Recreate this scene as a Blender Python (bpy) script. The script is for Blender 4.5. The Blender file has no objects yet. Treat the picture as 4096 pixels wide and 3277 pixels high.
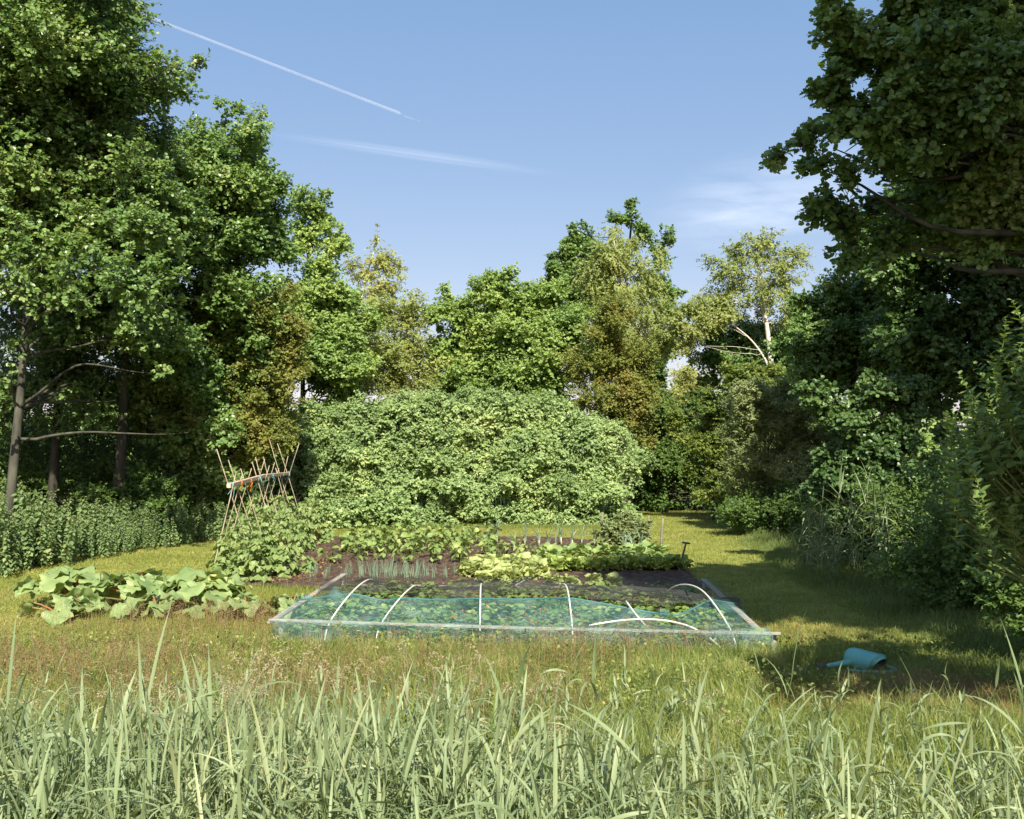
import bpy, math, random
import numpy as np
from math import radians as R

sc = bpy.context.scene
COL = sc.collection
PI = math.pi
UP = np.array([0.0, 0.0, 1.0])

# ------------------------------------------------------------------ camera
CAM_H, F, CX, HY = 2.2, 1000.0, 512.0, 451.2      # eye height, focal length and horizon in 1024 px units
cd = bpy.data.cameras.new("camera")
cam = bpy.data.objects.new("camera", cd)
COL.objects.link(cam)
cam.location = (0, 0, CAM_H)
cam.rotation_euler = (R(90), 0, 0)
cd.sensor_width = 36.0
cd.lens = 36.0 * F / 1024.0
cd.shift_y = (HY - 409.5) / 1024.0
cd.clip_start = 0.05
cd.clip_end = 20000
sc.camera = cam

# ------------------------------------------------------------------ light
SUN_AZ, SUN_EL = 172.0, 42.0        # degrees clockwise from the view axis (+Y), elevation
w = bpy.data.worlds.new("World")
sc.world = w
w.use_nodes = True
wn, wl = w.node_tree.nodes, w.node_tree.links
bg = wn["Background"]
sky = wn.new("ShaderNodeTexSky")
sky.sky_type = 'NISHITA'
sky.sun_disc = False
sky.sun_elevation = R(SUN_EL)
sky.sun_rotation = R(SUN_AZ)
sky.air_density = 1.0
sky.dust_density = 0.7
sky.ozone_density = 2.5
vm = wn.new("ShaderNodeVectorMath")          # evens out the pale band low in the sky
vm.operation = 'MULTIPLY_ADD'
vm.inputs[1].default_value = (0.78, 0.50, 0.34)
vm.inputs[2].default_value = (0.30, 1.10, 2.40)
wl.new(sky.outputs[0], vm.inputs[0])
wl.new(vm.outputs[0], bg.inputs[0])
bg.inputs[1].default_value = 0.10

sd = bpy.data.lights.new("sun", 'SUN')
sd.energy = 4.5
sd.angle = R(0.5)
sd.color = (1.0, 0.94, 0.81)
sun = bpy.data.objects.new("sun", sd)
COL.objects.link(sun)
sun.rotation_euler = (R(90 - SUN_EL), 0, R(180 - SUN_AZ))   # lamp's -Z travels away from the sun
sun.location = (20, -20, 30)

sc.view_settings.view_transform = 'Standard'
sc.view_settings.look = 'None'
sc.view_settings.exposure = 0.95
sc.view_settings.gamma = 1.0
sc.view_settings.use_curve_mapping = False
sc.cycles.max_bounces = 10
sc.cycles.diffuse_bounces = 6
sc.cycles.glossy_bounces = 2
sc.cycles.transmission_bounces = 6
sc.cycles.transparent_max_bounces = 16


# ------------------------------------------------------------------ helpers
def W(px, py, d):
    return np.array([(px - CX) * d / F, d, CAM_H - (py - HY) * d / F])


def G(px, py):
    d = CAM_H * F / (py - HY)
    return np.array([(px - CX) * d / F, d, 0.0])


def norm(v):
    return v / np.maximum(np.linalg.norm(v, axis=-1, keepdims=True), 1e-9)


def runit(rng, n):
    return norm(rng.normal(size=(n, 3)))


class MB:
    """collects vertex and face arrays and links them as one mesh object"""

    def __init__(self):
        self.v, self.f, self.n = [], [], 0

    def add(self, verts, faces, smooth=False):
        verts = np.asarray(verts, dtype=np.float64).reshape(-1, 3)
        if not isinstance(faces, (list, tuple)):
            faces = [faces]
        for fa in faces:
            fa = np.asarray(fa, dtype=np.int64)
            if fa.size:
                self.f.append((fa + self.n, smooth))
        self.v.append(verts)
        self.n += len(verts)

    def mesh(self, name, mat):
        me = bpy.data.meshes.new(name)
        v = np.concatenate(self.v) if self.v else np.zeros((0, 3))
        me.vertices.add(len(v))
        me.vertices.foreach_set("co", v.astype(np.float32).ravel())
        nl = sum(f.size for f, _ in self.f)
        npoly = sum(len(f) for f, _ in self.f)
        me.loops.add(nl)
        me.polygons.add(npoly)
        me.loops.foreach_set("vertex_index", np.concatenate([f.ravel() for f, _ in self.f]).astype(np.int32))
        tot = np.concatenate([np.full(len(f), f.shape[1]) for f, _ in self.f])
        st = np.concatenate([[0], np.cumsum(tot)[:-1]]).astype(np.int32)
        me.polygons.foreach_set("loop_start", st)
        me.polygons.foreach_set("use_smooth", np.concatenate([np.full(len(f), s) for f, s in self.f]))
        me.update(calc_edges=True)
        if mat:
            me.materials.append(mat)
        return me

    def build(self, name, mat, parent=None, loc=None):
        o = bpy.data.objects.new(name, self.mesh(name, mat))
        COL.objects.link(o)
        if parent is not None:
            o.parent = parent
        if loc is not None:
            o.location = loc
        return o


def tag(o, label, cat, group=None, kind=None):
    if label:
        o["label"] = label
    if cat:
        o["category"] = cat
    if group:
        o["group"] = group
    if kind:
        o["kind"] = kind
    return o


def thing(name, label, cat, loc=(0, 0, 0), rz=0.0, group=None):
    o = bpy.data.objects.new(name, None)
    COL.objects.link(o)
    o.location = tuple(float(x) for x in loc)
    o.rotation_euler = (0, 0, rz)
    o.empty_display_size = 0.1
    return tag(o, label, cat, group)


def copy_thing(root, loc, rz=0.0, s=1.0, label=None, tilt=(0, 0)):
    r = root.copy()
    COL.objects.link(r)
    r.location = tuple(float(x) for x in loc)
    r.rotation_euler = (tilt[0], tilt[1], rz)
    r.scale = (s, s, s)
    if label:
        r["label"] = label
    for ch in list(root.children):
        c = ch.copy()
        COL.objects.link(c)
        c.parent = r
    return r


class Kind:
    """several prototypes of one kind; place() uses each prototype once and copies it afterwards"""

    def __init__(self, protos):
        self.p, self.used = protos, [False] * len(protos)

    def place(self, i, loc, rz=0.0, s=1.0, label=None, tilt=(0, 0)):
        i %= len(self.p)
        o = self.p[i]
        if not self.used[i]:
            self.used[i] = True
            o.location = tuple(float(x) for x in loc)
            o.rotation_euler = (tilt[0], tilt[1], rz)
            o.scale = (s, s, s)
            if label:
                o["label"] = label
            return o
        return copy_thing(o, loc, rz, s, label, tilt)


def tube_geo(pts, rad, sides=6):
    pts = np.asarray(pts, dtype=float)
    n = len(pts)
    rad = np.broadcast_to(np.asarray(rad, dtype=float), (n,))
    t = np.gradient(pts, axis=0)
    t = norm(t)
    ref = np.array([0.0, 0, 1]) if abs(t[0, 2]) < 0.9 else np.array([1.0, 0, 0])
    a = norm(np.cross(t, ref))
    b = np.cross(t, a)
    an = np.arange(sides) * 2 * PI / sides
    v = pts[:, None, :] + rad[:, None, None] * (np.cos(an)[None, :, None] * a[:, None, :] + np.sin(an)[None, :, None] * b[:, None, :])
    i = np.arange(n - 1)[:, None] * sides
    j = np.arange(sides)[None, :]
    j2 = (j + 1) % sides
    q = np.stack([i + j, i + j2, i + sides + j2, i + sides + j], axis=-1).reshape(-1, 4)
    return v.reshape(-1, 3), q


def add_tube(mb, pts, rad, sides=6, cap=True):
    v, q = tube_geo(pts, rad, sides)
    fs = [q]
    if cap:
        fs.append(np.arange(sides)[::-1][None, :])
        fs.append((len(v) - sides + np.arange(sides))[None, :])
    mb.add(v, fs[0], True)
    if cap:
        mb.n -= len(v)
        mb.v.append(np.zeros((0, 3)))
        for fa in fs[1:]:
            mb.f.append((fa + mb.n, False))
        mb.n += len(v)


def bez(p0, p1, p2, n=6):
    t = np.linspace(0, 1, n)[:, None]
    return (1 - t) ** 2 * np.asarray(p0) + 2 * t * (1 - t) * np.asarray(p1) + t ** 2 * np.asarray(p2)


def add_box(mb, p0, p1, wid, hei, bev=0.006):
    """a squared timber from p0 to p1 with slightly bevelled long edges"""
    p0, p1 = np.asarray(p0, float), np.asarray(p1, float)
    d = norm(p1 - p0)
    s = norm(np.cross(d, UP)) if abs(d[2]) < 0.95 else np.array([1.0, 0, 0])
    u = np.cross(s, d)
    a, b = wid / 2, hei / 2
    prof = [(-a + bev, -b), (a - bev, -b), (a, -b + bev), (a, b - bev), (a - bev, b), (-a + bev, b), (-a, b - bev), (-a, -b + bev)]
    v = [p + s * x + u * y for p in (p0, p1) for x, y in prof]
    q = [[i, (i + 1) % 8, 8 + (i + 1) % 8, 8 + i] for i in range(8)]
    mb.add(v, [np.array(q), np.array([list(range(7, -1, -1)), list(range(8, 16))])])


# leaf outlines: x across, y along, z up; folded along the midrib
def leaf_tpl(l1, w1, l2, w2, fold=0.18, droop=0.08):
    v = np.array([[0, 0, 0], [-w1, l1, fold * w1], [-w2, l2, fold * w2 - droop * .5], [0, 1, -droop], [w2, l2, fold * w2 - droop * .5], [w1, l1, fold * w1]])
    return v, np.array([[0, 3, 2, 1], [0, 5, 4, 3]])


LT_ROUND = leaf_tpl(.28, .40, .72, .42, .2, .06)
LT_OVAL = leaf_tpl(.25, .27, .62, .27, .25, .12)
LT_HEART = leaf_tpl(.15, .42, .5, .36, .25, .18)
LT_LANCE = leaf_tpl(.25, .13, .6, .12, .3, .2)
LT_DIAM = (np.array([[0, 0, 0], [-.36, .5, .06], [0, 1, -.05], [.36, .5, .06]]), np.array([[0, 3, 2, 1]]))


def add_leaves(mb, tpl, pos, d, nrm, size, wid=1.0):
    tv, tf = tpl
    n, k = len(pos), len(tv)
    if n == 0:
        return
    d = norm(d)
    x = norm(np.cross(d, nrm))
    z = np.cross(x, d)
    s = np.broadcast_to(np.asarray(size, float), (n,))[:, None, None]
    wd = np.broadcast_to(np.asarray(wid, float), (n,))[:, None, None]
    v = pos[:, None, :] + s * (wd * tv[None, :, 0:1] * x[:, None, :] + tv[None, :, 1:2] * d[:, None, :] + tv[None, :, 2:3] * z[:, None, :])
    f = (tf[None] + (np.arange(n) * k)[:, None, None]).reshape(-1, tf.shape[1])
    mb.add(v.reshape(-1, 3), f)


def add_blades(mb, P, h, az, lean, wd, segs=3, twist=None, rng=None, peak=0.0):
    """grass blades; lean bends them over, peak > 0 makes the blade widest at that share of its length"""
    n = len(P)
    h, az, lean, wd = (np.broadcast_to(np.asarray(a, float), (n,)) for a in (h, az, lean, wd))
    hd = np.stack([np.cos(az), np.sin(az), np.zeros(n)], 1)
    sa = az + PI / 2 if twist is None else twist
    sv = np.stack([np.cos(sa), np.sin(sa), np.zeros(n)], 1)
    rows = []
    for i in range(segs + 1):
        t = i / segs
        c = P + hd * (lean * h * t ** 2)[:, None] + UP * (h * (t - 0.45 * np.minimum(lean, 1.6) * t ** 2.4))[:, None]
        if i == segs:
            rows.append(c[:, None, :])
        else:
            ww = wd * ((1 - t) ** 0.6 if peak <= 0 else (0.35 + 0.65 * t / peak if t < peak else ((1 - t) / (1 - peak)) ** 0.8))
            rows.append(np.stack([c - sv * ww[:, None] / 2, c + sv * ww[:, None] / 2], 1))
    v = np.concatenate(rows, 1)
    k = v.shape[1]
    base = (np.arange(n) * k)[:, None]
    fs = []
    if segs > 1:
        q = np.array([[2 * i, 2 * i + 1, 2 * i + 3, 2 * i + 2] for i in range(segs - 1)])
        fs.append((q[None] + base[:, :, None]).reshape(-1, 4))
    fs.append((np.array([[2 * segs - 2, 2 * segs - 1, 2 * segs]])[None] + base[:, :, None]).reshape(-1, 3))
    mb.add(v.reshape(-1, 3), fs)


def big_leaf(mb, base, d, up, length, width, rng, nu=6, nv=4, bend=0.5, ripple=0.05, cup=0.15, lobes=0.0, prof=None):
    """one large leaf as a small grid with a wavy edge"""
    u = np.linspace(0, 1, nu + 1)
    v = np.linspace(-1, 1, nv + 1)
    U, V = np.meshgrid(u, v, indexing='ij')
    if prof is None:
        wp = np.sin(PI * np.clip(u, 0, 1) ** 0.7) ** 0.7
        wp[0], wp[-1] = 0.15, 0.06
    else:
        wp = np.interp(u, prof[0], prof[1])
    ph = rng.uniform(0, 6.28, 3)
    edge = 1 + lobes * np.sin(U * 17 + ph[0] + V * 2)
    x = width / 2 * V * wp[:, None] * edge
    ang = bend * U
    y = length * np.where(bend > 1e-3, np.sin(ang) / max(bend, 1e-3), U)
    z = -length * np.where(bend > 1e-3, (1 - np.cos(ang)) / max(bend, 1e-3), 0 * U)
    z = z + cup * width * V ** 2 * wp[:, None] + ripple * length * np.abs(V) ** 1.5 * np.sin(U * rng.uniform(9, 14) + V * 2.2 + ph[1])
    z = z + 0.25 * ripple * length * np.sin(U * 8 + ph[2]) * np.cos(V * 5)
    d = norm(np.asarray(d, float))
    s = norm(np.cross(d, up))
    n = np.cross(s, d)
    P = np.asarray(base)[None, None] + x[..., None] * s + y[..., None] * d + z[..., None] * n
    i = np.arange(nu)[:, None] * (nv + 1)
    j = np.arange(nv)[None]
    q = np.stack([i + j, i + j + 1, i + nv + 2 + j, i + nv + 1 + j], -1).reshape(-1, 4)
    mb.add(P.reshape(-1, 3), q, True)


# ------------------------------------------------------------------ materials
def newmat(name):
    m = bpy.data.materials.new(name)
    m.use_nodes = True
    return m, m.node_tree.nodes, m.node_tree.links, m.node_tree.nodes["Principled BSDF"]


def rgba(c):
    return (c[0], c[1], c[2], 1.0)


def leafmat(name, c1, c2, c3=None, trans=0.3, rough=0.42, spec=0.35, nscale=0.6, tint=(1.25, 1.1, 0.45), c3_at=0.8):
    """leaf colour varies from leaf to leaf and from bough to bough; light also passes through the leaf"""
    m, N, L, bs = newmat(name)
    out = N["Material Output"]
    geo = N.new("ShaderNodeNewGeometry")
    ramp = N.new("ShaderNodeValToRGB")
    ramp.color_ramp.elements[0].color = rgba(c1)
    ramp.color_ramp.elements[0].position = 0.1
    ramp.color_ramp.elements[1].color = rgba(c2)
    ramp.color_ramp.elements[1].position = min(0.75, c3_at - 0.05) if c3 else 0.9
    if c3:
        e = ramp.color_ramp.elements.new(c3_at + 0.08)
        e.color = rgba(c3)
    noise = N.new("ShaderNodeTexNoise")
    noise.inputs["Scale"].default_value = nscale
    noise.inputs["Detail"].default_value = 3
    L.new(geo.outputs["Position"], noise.inputs["Vector"])
    mix = N.new("ShaderNodeMath")
    mix.operation = 'MULTIPLY_ADD'
    mix.inputs[1].default_value = 0.55
    L.new(geo.outputs["Random Per Island"], mix.inputs[0])
    n2 = N.new("ShaderNodeMath")
    n2.operation = 'MULTIPLY_ADD'
    n2.inputs[1].default_value = 1.3
    n2.inputs[2].default_value = -0.42
    L.new(noise.outputs["Fac"], n2.inputs[0])
    L.new(n2.outputs[0], mix.inputs[2])
    L.new(mix.outputs[0], ramp.inputs[0])
    L.new(ramp.outputs[0], bs.inputs["Base Color"])
    bs.inputs["Roughness"].default_value = rough
    bs.inputs["Specular IOR Level"].default_value = spec
    tr = N.new("ShaderNodeBsdfTranslucent")
    tm = N.new("ShaderNodeMix")
    tm.data_type = 'RGBA'
    tm.blend_type = 'MULTIPLY'
    tm.inputs[0].default_value = 1.0
    L.new(ramp.outputs[0], tm.inputs[6])
    tm.inputs[7].default_value = rgba(tint)
    L.new(tm.outputs[2], tr.inputs[0])
    ms = N.new("ShaderNodeMixShader")
    ms.inputs[0].default_value = trans
    L.new(bs.outputs[0], ms.inputs[1])
    L.new(tr.outputs[0], ms.inputs[2])
    L.new(ms.outputs[0], out.inputs[0])
    return m


def noisemat(name, c1, c2, scale=8.0, rough=0.8, stretch=(1, 1, 1), bump=0.0, spec=0.2, c3=None, detail=5, lo=0.35, hi=0.65):
    m, N, L, bs = newmat(name)
    tc = N.new("ShaderNodeTexCoord")
    mp = N.new("ShaderNodeMapping")
    mp.inputs["Scale"].default_value = stretch
    L.new(tc.outputs["Object"], mp.inputs[0])
    no = N.new("ShaderNodeTexNoise")
    no.inputs["Scale"].default_value = scale
    no.inputs["Detail"].default_value = detail
    L.new(mp.outputs[0], no.inputs["Vector"])
    ra = N.new("ShaderNodeValToRGB")
    ra.color_ramp.elements[0].color = rgba(c1)
    ra.color_ramp.elements[0].position = lo
    ra.color_ramp.elements[1].color = rgba(c2)
    ra.color_ramp.elements[1].position = hi
    if c3:
        e = ra.color_ramp.elements.new(min(0.98, hi + 0.12))
        e.color = rgba(c3)
    L.new(no.outputs["Fac"], ra.inputs[0])
    L.new(ra.outputs[0], bs.inputs["Base Color"])
    bs.inputs["Roughness"].default_value = rough
    bs.inputs["Specular IOR Level"].default_value = spec
    if bump:
        bp = N.new("ShaderNodeBump")
        bp.inputs["Strength"].default_value = bump
        bp.inputs["Distance"].default_value = 0.03
        L.new(no.outputs["Fac"], bp.inputs["Height"])
        L.new(bp.outputs[0], bs.inputs["Normal"])
    return m


M = {}
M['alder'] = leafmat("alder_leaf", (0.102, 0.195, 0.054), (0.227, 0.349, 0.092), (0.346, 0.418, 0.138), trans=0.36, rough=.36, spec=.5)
M['alder_dimmed'] = leafmat("dimmed_alder_leaf", (0.066, 0.132, 0.041), (0.137, 0.232, 0.064), (0.199, 0.290, 0.088), trans=0.33, rough=.36, spec=.5)  # alder leaf darkened: shade of the dim trees put into the colour
M['alder_far'] = leafmat("far_alder_leaf", (0.159, 0.273, 0.075), (0.354, 0.477, 0.134), (0.483, 0.563, 0.184), trans=0.38, rough=.45)
M['birch'] = leafmat("birch_leaf", (0.203, 0.264, 0.070), (0.380, 0.441, 0.142), (0.488, 0.502, 0.190), trans=.42, rough=.45)
M['birch_gold'] = leafmat("yellowish_birch_leaf", (0.286, 0.324, 0.092), (0.468, 0.494, 0.168), (0.546, 0.546, 0.208), trans=0.43, rough=.45)
M['hawthorn'] = leafmat("hawthorn_leaf", (0.141, 0.186, 0.041), (0.288, 0.316, 0.073), (0.384, 0.237, 0.079), trans=.38, rough=.45, nscale=.9, c3_at=.9)
M['hawthorn_green'] = leafmat("green_hawthorn_leaf", (0.119, 0.186, 0.038), (0.249, 0.322, 0.070), (0.339, 0.362, 0.102), trans=.40, rough=.45)
M['hedge'] = leafmat("hedge_leaf", (0.170, 0.270, 0.096), (0.340, 0.456, 0.168), (0.520, 0.592, 0.238), trans=.25, rough=.42, spec=.4, nscale=.8)
M['elder'] = leafmat("elder_leaf", (0.081, 0.146, 0.034), (0.161, 0.250, 0.052), None, trans=0.33)
M['sallow'] = leafmat("sallow_leaf", (0.168, 0.220, 0.081), (0.296, 0.349, 0.142), (0.411, 0.450, 0.190), trans=0.30, rough=.5)
M['willow'] = leafmat("goat_willow_leaf", (0.138, 0.227, 0.058), (0.256, 0.361, 0.107), (0.330, 0.413, 0.130), trans=.3, rough=.45)
M['nettle'] = leafmat("nettle_leaf", (0.111, 0.186, 0.070), (0.209, 0.298, 0.107), (0.320, 0.371, 0.145), trans=.22, rough=.5, nscale=1.5)
M['bean'] = leafmat("bean_leaf", (0.165, 0.254, 0.076), (0.290, 0.376, 0.125), (0.389, 0.434, 0.162), trans=.3, rough=.45, nscale=2.5)
M['potato'] = leafmat("squash_leaf", (0.147, 0.237, 0.063), (0.294, 0.389, 0.112), (0.431, 0.494, 0.163), trans=.3, rough=.45, nscale=3)
M['lettuce'] = leafmat("lettuce_leaf", (.34, .42, .13), (.54, .60, .25), (.66, .68, .38), trans=.3, rough=.5, nscale=6)
M['chard'] = leafmat("chard_leaf", (0.236, 0.344, 0.081), (0.471, 0.572, 0.154), (0.668, 0.706, 0.253), trans=.3, rough=.4, nscale=6, spec=.4)
M['chard_dark'] = leafmat("beet_leaf", (0.174, 0.278, 0.084), (0.347, 0.447, 0.142), (0.531, 0.575, 0.207), trans=.28, rough=.4, nscale=5, spec=.4)
M['strawberry'] = leafmat("strawberry_leaf", (0.132, 0.218, 0.056), (0.275, 0.366, 0.094), (0.408, 0.445, 0.150), trans=.28, rough=.45, nscale=5)
M['rhubarb'] = leafmat("rhubarb_leaf", (0.175, 0.268, 0.093), (0.333, 0.429, 0.162), (0.499, 0.549, 0.215), trans=.28, rough=.45, nscale=3)
M['onion'] = leafmat("onion_leaf", (0.144, 0.223, 0.144), (0.245, 0.324, 0.216), None, trans=.15, rough=.5, nscale=4)
M['reed'] = leafmat("reed_leaf", (0.177, 0.246, 0.113), (0.330, 0.395, 0.202), (0.430, 0.462, 0.242), trans=.28, rough=.5, nscale=1.4, tint=(1.2, 1.1, .5))
M['sedge'] = leafmat("sedge_leaf", (0.135, 0.216, 0.029), (0.246, 0.323, 0.052), None, trans=.35, rough=.4)
M['meadow'] = leafmat("meadow_grass_blade", (0.113, 0.175, 0.040), (0.316, 0.367, 0.090), (0.520, 0.475, 0.203), trans=.3, rough=.6, nscale=3.2)
M['lawn'] = leafmat("lawn_blade", (0.164, 0.209, 0.040), (0.328, 0.350, 0.079), (0.497, 0.418, 0.147), trans=.25, rough=.65, nscale=.8)
M['verge'] = leafmat("verge_grass_blade", (0.111, 0.169, 0.044), (0.220, 0.279, 0.081), (0.323, 0.338, 0.132), trans=.3, rough=.6, nscale=1.0)
M['panicle'] = leafmat("brown_grass_flower", (.23, .145, .07), (.35, .235, .125), (.42, .32, .18), trans=.3, rough=.8, nscale=.6)
M['straw'] = leafmat("pale_grass_flower", (0.344, 0.288, 0.162), (0.508, 0.450, 0.281), None, trans=.3, rough=.8, nscale=2)
M['buttercup'] = leafmat("buttercup_petal", (.70, .50, .02), (.80, .62, .03), None, trans=.2)
M['dry'] = leafmat("dry_grass", (.22, .11, .045), (.36, .22, .10), (.42, .30, .14), trans=.2, rough=.8)
M['litter'] = leafmat("fallen_leaf", (.14, .075, .03), (.36, .21, .08), (.50, .36, .15), trans=.1, rough=.8)
M['bark'] = noisemat("grey_green_bark", (.04, .04, .03), (.115, .11, .08), 6, .9, (1, 1, .25), .6)
M['bark_dark'] = noisemat("dark_bark", (.03, .028, .02), (.075, .068, .048), 6, .9, (1, 1, .25), .6)
M['birchbark'] = noisemat("white_birch_bark", (.10, .085, .065), (.62, .56, .48), 9, .7, (.6, .6, 1.6), .2, lo=.30, hi=.42)
M['stem'] = noisemat("green_stem", (.10, .13, .04), (.17, .20, .07), 20, .6)
M['redstalk'] = noisemat("red_stalk", (.30, .035, .02), (.40, .10, .04), 12, .5)
M['rhubstalk'] = noisemat("pinkish_stalk", (.30, .12, .06), (.26, .26, .09), 5, .5)
M['palestem'] = noisemat("pale_stem", (.48, .52, .32), (.62, .62, .42), 10, .5)
M['cane'] = noisemat("bamboo_cane", (.29, .225, .14), (.47, .40, .28), 5, .55, (4, 4, .6), spec=.3)
M['beam'] = noisemat("raw_pine", (.50, .37, .26), (.64, .50, .37), 10, .7, (6, .5, 6))
M['rail'] = noisemat("weathered_timber", (.25, .225, .18), (.46, .42, .35), 7, .8, (1, 9, 9), .2)
M['post'] = noisemat("grey_post_wood", (.16, .14, .095), (.29, .265, .19), 9, .85, (6, 6, .6), .3)
M['plastic'] = noisemat("white_plastic_pipe", (.72, .69, .60), (.82, .79, .70), 4, .35, spec=.5)
M['forkwood'] = noisemat("dark_handle_wood", (.07, .068, .055), (.13, .125, .10), 12, .6, (5, 5, .5))
M['can'] = noisemat("turquoise_plastic", (.13, .40, .345), (.17, .48, .41), 5, .38, spec=.5)
M['rose_mouth_shade'] = noisemat("grey_plastic_mouth_shade", (.09, .085, .08), (.14, .13, .12), 8, .5)  # plastic of the rose; also stands in for shade inside the can
M['twine_o'] = noisemat("orange_twine", (.62, .17, .03), (.75, .26, .06), 20, .7)
M['twine_t'] = noisemat("teal_twine", (.12, .36, .36), (.25, .50, .50), 20, .7)
M['berry'] = noisemat("ripe_strawberry", (.55, .06, .02), (.70, .16, .05), 30, .4)
M['deadleaf'] = leafmat("orange_dead_leaf", (.45, .16, .04), (.62, .30, .10), None, trans=.3)
M['wire'] = noisemat("thin_wire", (.25, .24, .22), (.36, .35, .32), 10, .5)
M['blossom'] = leafmat("reddish_haws", (.25, .07, .03), (.34, .14, .05), None)


def netmat(name, c1, c2, cells, thick, gather=0.25):
    """woven net: threads with open cells between, a little denser where it gathers"""
    m, N, L, bs = newmat(name)
    out = N["Material Output"]
    tc = N.new("ShaderNodeTexCoord")
    sep = N.new("ShaderNodeSeparateXYZ")
    L.new(tc.outputs["Object"], sep.inputs[0])
    no = N.new("ShaderNodeTexNoise")
    no.inputs["Scale"].default_value = 2.2
    no.inputs["Detail"].default_value = 4
    L.new(tc.outputs["Object"], no.inputs["Vector"])
    th = N.new("ShaderNodeMath")
    th.operation = 'MULTIPLY_ADD'
    th.inputs[1].default_value = gather
    th.inputs[2].default_value = thick - gather * 0.5
    L.new(no.outputs["Fac"], th.inputs[0])
    outs = []
    for s in (0, 1):
        mu = N.new("ShaderNodeMath")
        mu.operation = 'MULTIPLY'
        mu.inputs[1].default_value = cells
        if s == 0:
            L.new(sep.outputs[0], mu.inputs[0])
        else:
            yz = N.new("ShaderNodeMath")
            L.new(sep.outputs[1], yz.inputs[0])
            L.new(sep.outputs[2], yz.inputs[1])
            L.new(yz.outputs[0], mu.inputs[0])
        if s == 0:
            ad = N.new("ShaderNodeMath")
            ad.operation = 'MULTIPLY_ADD'
            ad.inputs[1].default_value = 1.5
            L.new(no.outputs["Fac"], ad.inputs[0])
            L.new(mu.outputs[0], ad.inputs[2])
            mu = ad
        fr = N.new("ShaderNodeMath")
        fr.operation = 'FRACT'
        L.new(mu.outputs[0], fr.inputs[0])
        lt = N.new("ShaderNodeMath")
        lt.operation = 'LESS_THAN'
        L.new(fr.outputs[0], lt.inputs[0])
        L.new(th.outputs[0], lt.inputs[1])
        outs.append(lt)
    mx = N.new("ShaderNodeMath")
    mx.operation = 'MAXIMUM'
    L.new(outs[0].outputs[0], mx.inputs[0])
    L.new(outs[1].outputs[0], mx.inputs[1])
    ra = N.new("ShaderNodeValToRGB")
    ra.color_ramp.elements[0].color = rgba(c1)
    ra.color_ramp.elements[0].position = .35
    ra.color_ramp.elements[1].color = rgba(c2)
    ra.color_ramp.elements[1].position = .65
    L.new(no.outputs["Fac"], ra.inputs[0])
    L.new(ra.outputs[0], bs.inputs["Base Color"])
    bs.inputs["Roughness"].default_value = .45
    tl = N.new("ShaderNodeBsdfTranslucent")
    L.new(ra.outputs[0], tl.inputs[0])
    m1 = N.new("ShaderNodeMixShader")
    m1.inputs[0].default_value = .35
    L.new(bs.outputs[0], m1.inputs[1])
    L.new(tl.outputs[0], m1.inputs[2])
    tp = N.new("ShaderNodeBsdfTransparent")
    m2 = N.new("ShaderNodeMixShader")
    L.new(mx.outputs[0], m2.inputs[0])
    L.new(tp.outputs[0], m2.inputs[1])
    L.new(m1.outputs[0], m2.inputs[2])
    L.new(m2.outputs[0], out.inputs[0])
    return m


M['net'] = netmat("teal_net", (.12, .33, .30), (.30, .54, .50), 70, .15, .13)
M['netedge'] = netmat("teal_net_hem", (.08, .28, .28), (.17, .42, .42), 90, .42, .1)
M['blacknet'] = netmat("black_net", (.04, .04, .035), (.11, .105, .095), 110, .09, .14)


M['blackband'] = netmat("gathered_black_net", (.035, .035, .03), (.11, .105, .095), 110, .30, .25)


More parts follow.
